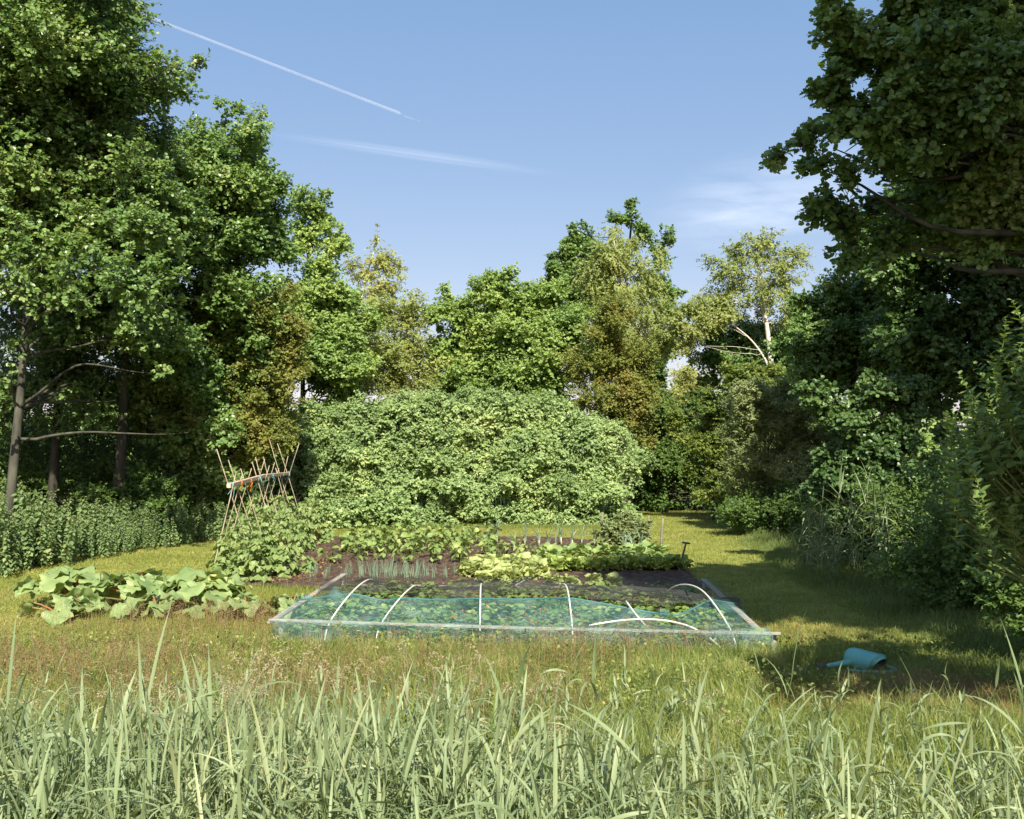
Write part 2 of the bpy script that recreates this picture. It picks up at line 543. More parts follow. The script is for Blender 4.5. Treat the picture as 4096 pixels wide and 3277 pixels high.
def groundmat():
    m, N, L, bs = newmat("ground_turf")
    geo = N.new("ShaderNodeNewGeometry")
    sep = N.new("ShaderNodeSeparateXYZ")
    L.new(geo.outputs["Position"], sep.inputs[0])

    def noise(scale, detail=5):
        n = N.new("ShaderNodeTexNoise")
        n.inputs["Scale"].default_value = scale
        n.inputs["Detail"].default_value = detail
        L.new(geo.outputs["Position"], n.inputs["Vector"])
        return n

    def ramp(src, cols):
        r = N.new("ShaderNodeValToRGB")
        r.color_ramp.elements[0].position, r.color_ramp.elements[0].color = cols[0][0], rgba(cols[0][1])
        r.color_ramp.elements[1].position, r.color_ramp.elements[1].color = cols[-1][0], rgba(cols[-1][1])
        for p, c in cols[1:-1]:
            e = r.color_ramp.elements.new(p)
            e.color = rgba(c)
        L.new(src, r.inputs[0])
        return r

    def mask(sock, lo, hi, amp, nz):
        ad = N.new("ShaderNodeMath")
        ad.operation = 'MULTIPLY_ADD'
        ad.inputs[1].default_value = amp
        L.new(nz.outputs["Fac"], ad.inputs[0])
        L.new(sock, ad.inputs[2])
        mr = N.new("ShaderNodeMapRange")
        mr.inputs[1].default_value = lo + amp / 2
        mr.inputs[2].default_value = hi + amp / 2
        L.new(ad.outputs[0], mr.inputs[0])
        return mr

    def mix(fac, a, b):
        x = N.new("ShaderNodeMix")
        x.data_type = 'RGBA'
        L.new(fac, x.inputs[0])
        L.new(a, x.inputs[6])
        L.new(b, x.inputs[7])
        return x.outputs[2]

    fine, mid, big = noise(38, 6), noise(3.0, 5), noise(.55, 4)
    lawn = ramp(mid.outputs["Fac"], [(.3, (.15, .18, .036)), (.52, (.24, .255, .06)), (.72, (.33, .30, .09))])
    dry = ramp(fine.outputs["Fac"], [(.3, (.15, .10, .04)), (.5, (.24, .18, .075)), (.7, (.34, .26, .12))])
    dm = N.new("ShaderNodeMapRange")
    dm.inputs[1].default_value, dm.inputs[2].default_value = .58, .78
    L.new(big.outputs["Fac"], dm.inputs[0])
    c = mix(dm.outputs[0], lawn.outputs[0], dry.outputs[0])
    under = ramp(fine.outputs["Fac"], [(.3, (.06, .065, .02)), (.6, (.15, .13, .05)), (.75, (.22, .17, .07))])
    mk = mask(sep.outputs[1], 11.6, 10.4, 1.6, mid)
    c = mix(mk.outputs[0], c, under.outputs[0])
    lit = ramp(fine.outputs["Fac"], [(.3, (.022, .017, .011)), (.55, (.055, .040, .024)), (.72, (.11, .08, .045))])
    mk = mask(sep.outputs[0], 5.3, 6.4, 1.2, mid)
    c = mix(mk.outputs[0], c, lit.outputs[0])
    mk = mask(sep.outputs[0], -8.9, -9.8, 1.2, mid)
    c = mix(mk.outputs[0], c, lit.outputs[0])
    L.new(c, bs.inputs["Base Color"])
    bs.inputs["Roughness"].default_value = .95
    bs.inputs["Specular IOR Level"].default_value = .1
    bp = N.new("ShaderNodeBump")
    bp.inputs["Strength"].default_value = .6
    bp.inputs["Distance"].default_value = .03
    L.new(fine.outputs["Fac"], bp.inputs["Height"])
    L.new(bp.outputs[0], bs.inputs["Normal"])
    return m


# ------------------------------------------------------------------ setting: ground, soil
mb = MB()
gx = np.concatenate([[-900, -300, -100, -50], np.linspace(-24, 24, 33), [50, 100, 300, 900]])
gy = np.concatenate([[-300, -60, -15], np.linspace(0, 48, 33), [70, 120, 400, 1500]])
X, Y = np.meshgrid(gx, gy, indexing='ij')
rg = np.random.default_rng(1)
Z = np.where((np.abs(X) < 24) & (Y > 12) & (Y < 48), rg.normal(size=X.shape) * .012, 0) - .012
i = np.arange(len(gx) - 1)[:, None] * len(gy)
j = np.arange(len(gy) - 1)[None]
mb.add(np.stack([X, Y, Z], -1), np.stack([i + j, i + len(gy) + j, i + len(gy) + j + 1, i + j + 1], -1).reshape(-1, 4), True)
tag(mb.build("ground", groundmat()), "mown grass ground of the garden running between the trees", None, kind="structure")


def soilmat():
    m = noisemat("garden_soil", (.060, .040, .028), (.135, .092, .066), 9, .95, (1, 1, 1), 1.0, .1, (.17, .12, .085), 9)
    return m


def sheet(poly, res, amp, z0, seed):
    """a slightly lumpy sheet over a polygon given in ground coordinates"""
    rng = np.random.default_rng(seed)
    poly = np.array(poly, float)
    x0, y0 = poly.min(0)
    x1, y1 = poly.max(0)
    nx, ny = int((x1 - x0) / res) + 1, int((y1 - y0) / res) + 1
    xs, ys = np.linspace(x0, x1, nx + 1), np.linspace(y0, y1, ny + 1)
    XX, YY = np.meshgrid(xs, ys, indexing='ij')
    XX = XX + rng.uniform(-.3, .3, XX.shape) * res
    YY = YY + rng.uniform(-.3, .3, XX.shape) * res
    ZZ = z0 + rng.normal(size=XX.shape) * amp
    cx, cy = (XX[:-1, :-1] + XX[1:, 1:]) / 2, (YY[:-1, :-1] + YY[1:, 1:]) / 2
    inside = np.zeros(cx.shape, bool)
    k = len(poly) - 1
    for a in range(len(poly)):
        xa, ya, xb, yb = poly[a][0], poly[a][1], poly[k][0], poly[k][1]
        hit = ((ya > cy) != (yb > cy)) & (cx < (xb - xa) * (cy - ya) / (yb - ya + 1e-12) + xa)
        inside ^= hit
        k = a
    ii, jj = np.where(inside)
    n = ny + 1
    q = np.stack([ii * n + jj, (ii + 1) * n + jj, (ii + 1) * n + jj + 1, ii * n + jj + 1], -1)
    mb = MB()
    mb.add(np.stack([XX, YY, ZZ], -1), q, True)
    return mb


SOIL = [(-4.5, 16.2), (-2.9, 15.75), (3.05, 15.6), (3.2, 18.2), (2.9, 21.5), (2.6, 24.3), (.6, 25.3), (-2.6, 25.4), (-5.9, 25.6), (-5.4, 20.5)]
o = sheet(SOIL, .09, .014, .035, 5).build("soil", soilmat())
tag(o, "dark brown dug soil of the vegetable plot", None, kind="structure")
BED = [(-2.62, 11.35), (2.72, 10.95), (2.85, 15.1), (-2.6, 15.4)]
o = sheet(BED, .09, .012, .03, 6).build("soil", bpy.data.materials["garden_soil"])
tag(o, "dark soil inside the netted strawberry bed", None, kind="structure")


def in_poly(x, y, poly):
    ins = np.zeros(len(x), bool)
    k = len(poly) - 1
    for a in range(len(poly)):
        xa, ya, xb, yb = poly[a][0], poly[a][1], poly[k][0], poly[k][1]
        ins ^= ((ya > y) != (yb > y)) & (x < (xb - xa) * (y - ya) / (yb - ya + 1e-12) + xa)
        k = a
    return ins


def right_edge(y):
    return np.interp(y, [4, 8, 11, 14.3, 17, 22, 30, 40], [4.4, 4.6, 4.8, 4.8, 4.9, 5.4, 6.2, 7.6])


def left_edge(y):
    return np.interp(y, [8, 16, 18.2, 21.8, 24.7, 29.3], [-9.0, -9.0, -8.9, -8.1, -7.2, -6.3])


# ------------------------------------------------------------------ trees
DENS = 3.4
LEAF = 0.80
SUNV = np.array([math.sin(R(SUN_AZ)) * math.cos(R(SUN_EL)), math.cos(R(SUN_AZ)) * math.cos(R(SUN_EL)), math.sin(R(SUN_EL))])


def crown(mb, ells, nleaf, seed, tpl, size, clump=.6, per=9, droop=.15, lift=.25, hang=0.0, shell=.3, wid=1.0, twig=None, nup=.8, csd=.35, out=None, deep=1.35):
    """leaves on short twigs in clumps that fill the given ellipsoids (px, py, rx, ry, d[, depth radius])"""
    rng = np.random.default_rng(seed)
    cs, rs = [], []
    for e in ells:
        px, py, rx, ry, d = e[:5]
        c = W(px, py, d)
        ax, az = rx * d / F, ry * d / F
        ay = e[5] if len(e) > 5 else min(min(ax, az) * deep, 3.2)
        cs.append(c)
        rs.append((ax, ay, az))
    cs, rs = np.array(cs), np.array(rs)
    if out is not None:
        out.extend(list(cs))
    nleaf = int(nleaf * DENS)
    size = size * LEAF
    vol = (rs[:, 0] * rs[:, 2]) + .5 * rs[:, 0] * rs[:, 1]
    nspray = max(8, int(nleaf / per))
    ncl = max(len(ells) * 4, int(sum(vol) * 3.2 / (clump ** 2)))
    idx = rng.choice(len(ells), ncl, p=vol / vol.sum())
    u = runit(rng, ncl)
    rad = (shell + (1 - shell) * rng.random(ncl)) ** .6 * rng.uniform(.8, 1.04, ncl)
    cc = cs[idx] + u * rs[idx] * rad[:, None]
    cr = clump * rng.lognormal(-.2, csd, ncl)
    cr = np.minimum(cr, rs[idx].min(1) * .8)
    wgt = cr ** 2 * rng.uniform(.25, 1.0, ncl)
    k = rng.choice(ncl, nspray, p=wgt / wgt.sum())
    s = norm(runit(rng, nspray) + .55 * u[k] + np.array([0, 0, .1]))
    # each clump is a leafy bough: longer outward than it is wide, and flattened
    bd = norm(u + rng.normal(size=(ncl, 3)) * .5 + UP * .12)
    al = np.clip(rng.normal(size=nspray) * .6, -1.2, 1.0)
    o = cc[k] + s * (cr[k] * rng.random(nspray) ** .6 * .8)[:, None] * np.array([1, 1, .62]) + bd[k] * (al * cr[k])[:, None]
    dv = norm(s * .6 + bd[k] * .45 + UP * lift + rng.normal(size=(nspray, 3)) * .4 - UP * hang)
    Ls = np.maximum(cr[k] * rng.uniform(.3, .75, nspray), size * 2.2)
    t = (np.arange(per) + .6) / per
    # leaves
    pos = o[:, None] + dv[:, None] * (Ls[:, None] * t)[..., None] - UP * (droop * Ls[:, None] * t ** 2)[..., None]
    side = norm(np.cross(dv, UP + rng.normal(size=(nspray, 3)) * .4))
    sg = np.where(np.arange(per) % 2 == 0, 1.0, -1.0)
    ld = dv[:, None] * .45 + side[:, None] * sg[None, :, None] * .75 + rng.normal(size=(nspray, per, 3)) * .35 - UP * (.1 + hang * .8)
    nn = UP * nup * .55 + SUNV * .62 + s[:, None] * .40 + rng.normal(size=(nspray, per, 3)) * .42   # leaves turn towards the light
    sz = size * rng.uniform(.65, 1.25, (nspray, per))
    sz[:, -1] *= .8
    add_leaves(mb, tpl, pos.reshape(-1, 3), ld.reshape(-1, 3), norm(nn.reshape(-1, 3)), sz.ravel(), wid)
    if twig is not None:
        a = o - dv * (Ls * .35)[:, None]
        b = o + dv * Ls[:, None] - UP * (droop * Ls)[:, None]
        n = len(a)
        an = np.arange(3) * 2 * PI / 3
        sx, sy = side, np.cross(side, dv)
        ring = (np.cos(an)[None, :, None] * sx[:, None] + np.sin(an)[None, :, None] * sy[:, None])
        v = np.concatenate([a[:, None] + ring * .005, b[:, None] + ring * .002], 1)
        q = np.array([[0, 1, 4, 3], [1, 2, 5, 4], [2, 0, 3, 5]])
        twig.add(v.reshape(-1, 3), (q[None] + (np.arange(n) * 6)[:, None, None]).reshape(-1, 4), True)
    return cc, cr


def trunk_path(pts):
    pts = np.asarray(pts, float)
    t = np.linspace(0, len(pts) - 1, len(pts) * 4)
    out = np.stack([np.interp(t, np.arange(len(pts)), pts[:, a]) for a in range(3)], 1)
    for _ in range(3):
        out[1:-1] = (out[:-2] + 2 * out[1:-1] + out[2:]) / 4
    return out


def limbs(mb, tp, r0, tips, seed, frac=.9, thick=.35, sides=6):
    """the trunk tube and a limb from it to every tip"""
    rng = np.random.default_rng(seed)
    n = len(tp)
    rad = r0 * np.linspace(1, .10, n) ** .85
    rad[:2] *= (1.25, 1.1)
    rad *= rng.uniform(.95, 1.05, n)
    add_tube(mb, tp, rad, 9)
    for c in tips:
        dd = np.linalg.norm(tp - c, axis=1) + np.where(tp[:, 2] > c[2] - .1, 2.0, 0) + np.where(np.arange(n) < n * .2, 3.0, 0)
        i = int(np.argmin(dd))
        i = max(1, i - int(rng.integers(0, 2)))
        a = tp[i]
        ln = np.linalg.norm(c - a)
        mid = (a + c) / 2 + np.array([0, 0, .10 * ln]) + rng.normal(size=3) * .10 * ln
        p = bez(a, mid, a + (c - a) * frac, 14)
        wob = rng.normal(size=(14, 3)) * .03 * ln
        for _ in range(3):
            wob[1:-1] = (wob[:-2] + 2 * wob[1:-1] + wob[2:]) / 4
        wob[0] = 0
        p += wob
        add_tube(mb, p, np.linspace(min(rad[i] * .55, r0 * thick, .010 + .016 * ln if thick > .2 else .016), .006, 14), sides, False)


def tree(name, label, base, tops, ells, leaf, nleaf, seed, cat="tree", group=None, tpl=LT_DIAM, size=.1, r0=.12, bark='bark', clump=.6, per=8, nlimb=26, twigs=False, limbfrac=.92, **kw):
    """base = (X, Y); tops = trunk points as (px, py, d)"""
    root = thing(name, label, cat, (base[0], base[1], 0), 0, group)
    off = np.array([base[0], base[1], 0.0])
    f = MB()
    tw = MB()
    ec = []
    cc, cr = crown(f, ells, nleaf, seed, tpl, size, clump, per, twig=tw if twigs else None, out=ec, **kw)
    tp = trunk_path([np.array([base[0], base[1], -.1])] + [W(*t) for t in tops])
    t = MB()
    rng = np.random.default_rng(seed + 7)
    pick = cc[rng.choice(len(cc), min(nlimb, len(cc)), replace=False)]
    limbs(t, tp, r0, list(ec) + list(pick), seed + 3, limbfrac, .16 if bark == 'birchbark' else .35)
    for m in (f, t, tw):
        m.v = [v - off for v in m.v]
    t.build("trunk", M[bark], root)
    f.build("crown", M[leaf], root)
    if twigs:
        tw.build("twigs", M[bark], root)
    return root


def E(d, *l):
    return [(t[0], t[1], t[2], t[3], d + (t[4] if len(t) > 4 else 0)) for t in l]


# left side, front to back
tree("alder", "tall dark green alder filling the upper left, its bare leaning trunk beside the nettles", (-10.55, 20.8),
     [(16, 440, 20.9), (22, 380, 21.2), (30, 250, 22), (45, 60, 22.5), (60, -110, 22.5)],
     E(22, (30, -25, 95, 60), (88, 0, 46, 40, -1), (112, 60, 48, 36, -1), (174, 62, 30, 14, -1.5), (150, 82, 28, 18), (70, 322, 70, 30, 2), (40, 392, 60, 26, 3.2), (112, 402, 50, 30, 3.4), (150, 332, 40, 24, 1), (45, 75, 95, 60, -.5), (125, 105, 48, 40, .5),
       (40, 150, 80, 45, -.5), (115, 165, 52, 42, -.5), (30, 215, 70, 36, -1), (105, 232, 60, 32, -1.5), (150, 190, 35, 30, .5), (60, 268, 70, 26, -2.5), (140, 285, 62, 20, -3),
       (14, 365, 16, 26, -2), (5, 300, 20, 22, 1), (-20, 100, 60, 200), (10, 420, 14, 10, -1), (170, 375, 30, 14, -2.5), (205, 440, 26, 10, -1.5)),
     'alder', 70000, 11, deep=2.4, tpl=LT_ROUND, size=.105, r0=.11, clump=.62, nlimb=16, twigs=True)
tree("alder", "second alder from the left with two leafy peaks, taller than the reddish hawthorn before it", (-9.2, 27.6),
     [(195, 420, 27.0), (212, 300, 26.5), (222, 180, 26), (226, 116, 26)],
     E(26, (228, 122, 11, 17), (236, 145, 26, 24), (190, 145, 26, 18), (262, 178, 26, 14), (215, 185, 52, 36), (258, 215, 28, 26), (175, 225, 42, 42), (225, 245, 46, 38), (266, 262, 22, 32),
       (190, 300, 46, 34), (235, 320, 36, 30), (170, 350, 38, 24), (215, 385, 34, 30), (205, 440, 30, 30)),
     'alder', 40000, 12, deep=2.0, tpl=LT_ROUND, size=.11, r0=.13, clump=.62)
tree("alder", "slender alder with a thin pointed top and pale trunk right of the two-peaked alder", (-6.9, 33.5),
     [(302, 420, 33.5), (304, 320, 33.5), (309, 240, 33.5), (315, 196, 33.5)],
     E(33.5, (315, 198, 9, 13), (306, 222, 22, 18), (326, 235, 16, 14), (318, 262, 26, 18), (290, 250, 14, 20), (298, 300, 30, 30), (332, 290, 22, 26), (345, 325, 26, 26), (310, 345, 36, 36), (345, 375, 28, 30)),
     'alder_far', 25000, 13, tpl=LT_ROUND, size=.115, r0=.10, clump=.55)
tree("hawthorn", "yellow-green hawthorn with a rusty red top behind the bean poles", (-6.9, 26.6),
     [(250, 440, 26.6), (248, 370, 26.5), (240, 300, 26.4)],
     E(26.2, (237, 290, 16, 14), (228, 312, 26, 20), (262, 318, 30, 22), (245, 350, 42, 26), (276, 362, 24, 24), (254, 392, 38, 24), (274, 405, 18, 20), (238, 425, 42, 22), (264, 438, 20, 18), (250, 462, 28, 14)),
     'hawthorn', 42000, 14, tpl=LT_DIAM, size=.085, r0=.12, bark='bark_dark', clump=.45, lift=.05, nup=1.2, wid=1.2)
tree("alder", "low alder with drooping pale sprays left of the bean poles", (-9.6, 27.6),
     [(160, 500, 27.4), (175, 440, 27), (200, 380, 26.6)],
     E(26.6, (195, 352, 26, 16), (168, 362, 24, 14), (205, 375, 18, 12), (190, 395, 34, 16), (150, 395, 30, 14), (205, 435, 26, 14), (185, 430, 28, 16), (225, 470, 28, 18), (190, 468, 24, 16)),
     'alder', 21000, 15, tpl=LT_ROUND, size=.11, r0=.07, clump=.45, nlimb=18, twigs=True, bark='bark')
# dim wood behind the left trees: trunks and shade shrubs
for k, (px, d, r, lab) in enumerate([(50, 25, .14, "shaded trunk of the tree behind the tall left alder"), (116, 24.5, .16, "thick shaded tree trunk between the tall left alder and the two-peaked one"),
                                     (198, 29.5, .13, "dark straight tree trunk just left of the bean poles"), (211, 30.5, .09, "thin dark tree trunk between two thicker ones left of the bean poles"), (225, 29.5, .12, "dark tree trunk right behind the left end of the bean pole bar")]):
    x = (px - CX) * d / F
    tree("shaded_tree", lab, (x, d), [(px + 6, 440, d), (px + 10, 350, d), (px + 12, 200 if k < 2 else 330, d)],
         E(d, (px + 5, 320, 50, 50), (px, 370, 40, 24), (px + 10, 225, 55, 60)) if k < 2 else E(d, (px + 5, 350, 26, 30), (px, 390, 22, 20)),
         'alder_dimmed', 11000 if k < 2 else 5000, 40 + k, size=.12, r0=r, bark='bark_dark', nlimb=6)
SHADE = [(-13.0, 30.5, 3.2, 7.6, "tall dim thicket closing the wood behind the tall left alder"), (-8.8, 32.5, 2.6, 4.2, "tall dim thicket closing the wood left of the bean poles"), (-16.5, 26.0, 2.6, 7.6, "tall dim thicket at the left edge behind the bare leaning trunk"), (-10.9, 34.0, 3.0, 8.5, "tallest dim thicket deep in the left wood"), (-14.2, 27.0, 2.6, 3.4, "dim shrub deep in the wood left of the first shaded trunk"), (-11.0, 28.5, 2.6, 4.4, "dim shrub in the wood behind the left nettles"),
         (-8.4, 27.5, 1.8, 1.9, "dim shrub behind the low alder with pale sprays"), (-9.5, 24.6, 1.2, 1.3, "dim leafy shrub behind the lower nettles"),
         (-9.0, 30.5, 1.5, 1.5, "dim shrub under the rusty hawthorn beyond the bean poles"), (-18.0, 30.0, 4.0, 3.4, "dim shrub at the far left edge of the wood")]


def shade_shrub(k, x, y, r, h, lab, leaf='elder', n=9000, name="shade_shrub", size=.11):
    px, py = CX + x * F / y, HY + (CAM_H - h * .55) * F / y
    return tree(name, lab, (x, y), [(px, HY + (CAM_H - h * .5) * F / y, y)],
                [(px, py, r * F / y, h * .5 * F / y, y, r * .7), (px - r * .5 * F / y, py + h * .2 * F / y, r * .7 * F / y, h * .4 * F / y, y - .3, r * .6), (px + r * .5 * F / y, py + h * .15 * F / y, r * .7 * F / y, h * .42 * F / y, y - .2, r * .6)],
                leaf, n, 60 + k, cat="shrub", size=size, r0=.05, bark='bark_dark', nlimb=10, clump=.5)


for k, a in enumerate(SHADE):
    shade_shrub(k, *a)

# the middle, far behind the hedge
tree("birch", "thin pale birch standing alone against the sky left of centre", (-5.9, 38),
     [(352, 440, 38), (356, 340, 38), (361, 300, 38), (370, 262, 38), (379, 238, 38)],
     E(38, (379, 240, 6, 13), (374, 256, 16, 12), (392, 262, 14, 9), (360, 268, 12, 12), (378, 278, 22, 13), (366, 296, 20, 12), (388, 292, 12, 14), (362, 315, 20, 16), (384, 312, 10, 10)),
     'birch_gold', 3300, 21, shell=.1, size=.11, r0=.10, bark='birchbark', clump=.4, hang=.35, droop=.5, per=9, nlimb=14)
tree("birch", "rounded yellow-green birch to the right of the thin pale birch", (-3.9, 36.5),
     [(404, 430, 36.5), (406, 370, 36.5), (408, 305, 36.5)],
     E(36.5, (408, 303, 15, 14), (396, 322, 30, 20), (415, 328, 16, 20), (385, 348, 32, 24), (414, 355, 20, 22), (370, 378, 34, 26), (410, 385, 34, 26), (424, 390, 12, 22), (360, 345, 20, 24)),
     'birch', 13000, 22, shell=.1, size=.11, r0=.11, bark='birchbark', clump=.5, hang=.2, droop=.35)
tree("alder", "alder with flat twin tops left of the pointed alder in the middle", (-2.1, 37.5),
     [(458, 430, 37.5), (457, 380, 37.5), (455, 310, 37.5)],
     E(37.5, (440, 297, 12, 9), (466, 298, 14, 9), (452, 314, 26, 14), (470, 322, 14, 16), (448, 340, 18, 18), (466, 352, 20, 20), (450, 378, 22, 22), (474, 388, 18, 24)),
     'alder_far', 14500, 23, tpl=LT_ROUND, size=.115, r0=.10, clump=.5)
tree("alder", "pointed green alder just left of the broad tall birch", (.1, 36.5),
     [(516, 430, 36.5), (514, 350, 36.5), (509, 290, 36.5), (508, 268, 36.5)],
     E(36.5, (508, 264, 11, 13), (508, 280, 18, 12), (500, 300, 26, 16), (535, 300, 18, 16), (552, 302, 18, 14), (512, 325, 34, 18), (555, 328, 28, 22), (500, 350, 28, 24), (540, 360, 40, 28), (505, 388, 34, 24), (560, 390, 30, 22)),
     'alder_far', 33000, 24, tpl=LT_ROUND, size=.115, r0=.14, clump=.55)
tree("alder", "dark green alder whose knobbly tips rise above the broad tall birch", (4.2, 40),
     [(618, 430, 40), (622, 330, 40), (628, 260, 40), (633, 206, 40)],
     E(40, (634, 204, 5, 6), (629, 222, 13, 12), (618, 214, 5, 5), (582, 239, 15, 9), (568, 258, 20, 10), (592, 262, 18, 16), (646, 238, 14, 8), (664, 250, 12, 14), (570, 280, 20, 12), (585, 295, 24, 16), (665, 290, 12, 20), (668, 325, 12, 22), (650, 360, 18, 30), (610, 345, 24, 30)),
     'alder', 19000, 25, tpl=LT_ROUND, size=.13, r0=.16, clump=.5)
tree("birch", "broad tall birch with hanging golden-green twigs right of centre", (4.4, 37.5),
     [(628, 430, 37.5), (626, 350, 37.5), (622, 280, 37.5), (612, 232, 37.5)],
     E(37.5, (622, 244, 22, 14), (645, 258, 26, 16), (605, 268, 26, 18), (640, 285, 32, 22), (610, 302, 28, 20), (650, 315, 24, 24), (625, 335, 30, 22), (658, 345, 14, 18)),
     'birch', 12500, 26, shell=.1, size=.105, r0=.14, bark='birchbark', clump=.5, hang=.6, droop=.8, per=10)
tree("hawthorn", "rusty brown-green hawthorn standing behind the right end of the hedge", (3.9, 34.5),
     [(625, 450, 34.5), (620, 390, 34.5), (618, 330, 34.5)],
     E(34.5, (616, 318, 14, 14), (606, 342, 24, 18), (632, 348, 20, 18), (596, 372, 32, 18), (630, 378, 26, 20), (604, 402, 40, 22), (640, 405, 22, 22), (625, 435, 30, 22)),
     'hawthorn', 24000, 27, size=.085, r0=.12, bark='bark_dark', clump=.4, lift=.05, nup=1.2, wid=1.2)
tree("birch", "small far pale birch in the gap where the sky comes down lowest", (9.3, 50),
     [(698, 440, 50), (697, 380, 50)], E(50, (690, 378, 14, 13), (703, 388, 12, 12), (688, 400, 22, 18), (702, 412, 18, 18)),
     'birch_gold', 5000, 28, size=.14, r0=.10, bark='birchbark', clump=.5)
tree("birch", "tall white-trunked birch leaning left on the right side of the sky", (9.7, 36.5),
     [(776, 420, 36.5), (772, 372, 36.5), (767, 325, 36.5), (760, 285, 36.5), (757, 240, 36.5)],
     E(36.5, (768, 240, 24, 9), (748, 252, 24, 14), (785, 258, 14, 16), (730, 272, 22, 16), (762, 280, 26, 18), (792, 285, 14, 18), (742, 302, 26, 12), (775, 310, 26, 14), (720, 300, 12, 14)),
     'birch', 6800, 29, size=.105, r0=.15, bark='birchbark', clump=.42, hang=.25, droop=.4, shell=.1)
t_ = MB()
pth = trunk_path([W(776, 395, 36), W(768, 362, 36), W(752, 338, 36), W(735, 325, 36), (np.array(W(724, 318, 36)))])
tree("birch", "leaning birch whose bare white stem arches left under the tall white-trunked one", (9.75, 36),
     [(776, 400, 36), (768, 362, 36), (752, 340, 36), (735, 326, 36), (722, 318, 36)],
     E(36, (694, 312, 22, 13), (678, 322, 12, 18), (705, 330, 22, 14), (690, 345, 16, 12), (725, 312, 14, 10)),
     'birch', 4600, 30, shell=.1, size=.105, r0=.06, bark='birchbark', clump=.42, hang=.3, droop=.4, nlimb=8)
tree("alder", "dark leafy alder below the leaning birches on the right", (8.3, 38.5),
     [(732, 440, 38.5), (730, 380, 38.5), (728, 345, 38.5)],
     E(38.5, (722, 340, 24, 16), (755, 345, 26, 16), (712, 362, 20, 18), (745, 372, 34, 20), (785, 350, 24, 24), (720, 392, 22, 14), (760, 398, 30, 16)),
     'alder', 22000, 31, tpl=LT_ROUND, size=.115, r0=.14, clump=.5)

# ------------------------------------------------------------------ hedge
def hedge():
    root = thing("hedge", "big rounded pale green hedge of pointed leaves across the back of the lawn", "hedge", (-1.2, 31.6, 0))
    off = np.array([-1.2, 31.6, 0.0])
    f = MB()
    prof_x = [286, 300, 330, 370, 410, 440, 480, 520, 560, 600, 630, 644]
    prof_y = [432, 418, 411, 409, 399, 393, 393, 399, 409, 424, 446, 470]
    es = []
    for px in np.arange(296, 640, 15):
        top = np.interp(px, prof_x, prof_y)
        dep = 31.3
        zt = CAM_H - (top - HY) * dep / F
        for z in np.arange(.3, zt, .75):
            fr = z / max(zt, .1)
            y = 30.2 + 2.2 * fr ** 2.2 + .12 * np.sin(px * .13 + z)
            py = HY + (CAM_H - z) * F / y
            es.append((px, min(py, 524), 14, 14, y, .55))
    crown(f, es, 78000, 33, LT_HEART, .104, clump=.42, per=7, lift=.25, shell=.2, hang=.12, droop=.25, wid=.85, nup=.55)
    es = []
    for px in np.arange(300, 640, 16):
        top = np.interp(px, prof_x, prof_y)
        es.append((px, top + 7, 11, 8, 32.0, .8))
        es.append((px, top + 6, 10, 9, 33.5, .8))
    crown(f, es, 24000, 34, LT_OVAL, .095, clump=.4, per=8, lift=.55, shell=.2, wid=.85)
    t = MB()
    rng = np.random.default_rng(3)
    for k in range(60):
        x, y = rng.uniform(-6, 3.5), rng.uniform(31, 33)
        add_tube(t, bez((x, y, 0), (x + rng.normal() * .2, y - .2, 1.2), (x + rng.normal() * .5, y - .6 + rng.normal() * .3, 2.6), 5), np.linspace(.03, .012, 5), 5, False)
    for m in (f, t):
        m.v = [v - off for v in m.v]
    t.build("stems", M['bark_dark'], root)
    f.build("foliage", M['hedge'], root)


hedge()

# low leafy weeds along the foot of the hedge, left end
for k, (x, y, r, h, lab) in enumerate([(-5.6, 28.9, .75, .75, "low leafy weed clump at the left foot of the hedge"), (-4.4, 28.9, .6, .65, "low leafy weed clump right of the first one under the hedge"),
                                       (-3.5, 29.0, .6, .75, "weed clump with big leaves under the left half of the hedge")]):
    shade_shrub(20 + k, x, y, r, h, lab, 'hedge', 900, "weed_clump", .16)

# ------------------------------------------------------------------ right side
tree("elder", "dark elder over the shady gap at the right end of the hedge", (5.6, 36.5),
     [(660, 480, 36.5), (660, 440, 36.5)],
     E(36.5, (655, 420, 20, 18), (672, 445, 24, 22), (655, 462, 16, 22), (690, 455, 18, 18), (652, 490, 12, 14), (680, 412, 18, 12), (700, 420, 20, 16), (715, 455, 16, 30), (730, 495, 18, 26)), 'elder', 13000, 51, cat="tree", size=.15, r0=.1, bark='bark_dark')
shade_shrub(32, 5.9, 37.6, 1.5, 1.9, "low near-black bush in the mouth of the shady gap", 'elder', 7000)
shade_shrub(31, 6.2, 40.5, 1.9, 3.0, "near-black thicket closing the shady gap beyond the path", 'elder', 12000)
tree("hawthorn", "bright yellow-green hawthorn right of the shady gap with spreading sprays", (6.4, 31.5),
     [(712, 500, 31.5), (712, 440, 31.5), (712, 400, 31.5)],
     E(31.5, (708, 402, 20, 12), (690, 418, 20, 10), (722, 425, 26, 14), (696, 442, 26, 10), (725, 455, 24, 16), (702, 462, 22, 10), (728, 482, 20, 14), (712, 488, 16, 10)),
     'hawthorn_green', 17000, 52, size=.09, r0=.08, bark='bark_dark', clump=.42, lift=.05, nup=1.2, wid=1.1)
tree("elder", "fresh green elder bush topping the grey-green sallow", (7.6, 30),
     [(765, 470, 30), (765, 400, 30)], E(30, (742, 380, 22, 11), (772, 376, 24, 12), (800, 390, 18, 16), (755, 395, 30, 12)),
     'hawthorn_green', 9000, 53, size=.13, r0=.08, clump=.45)
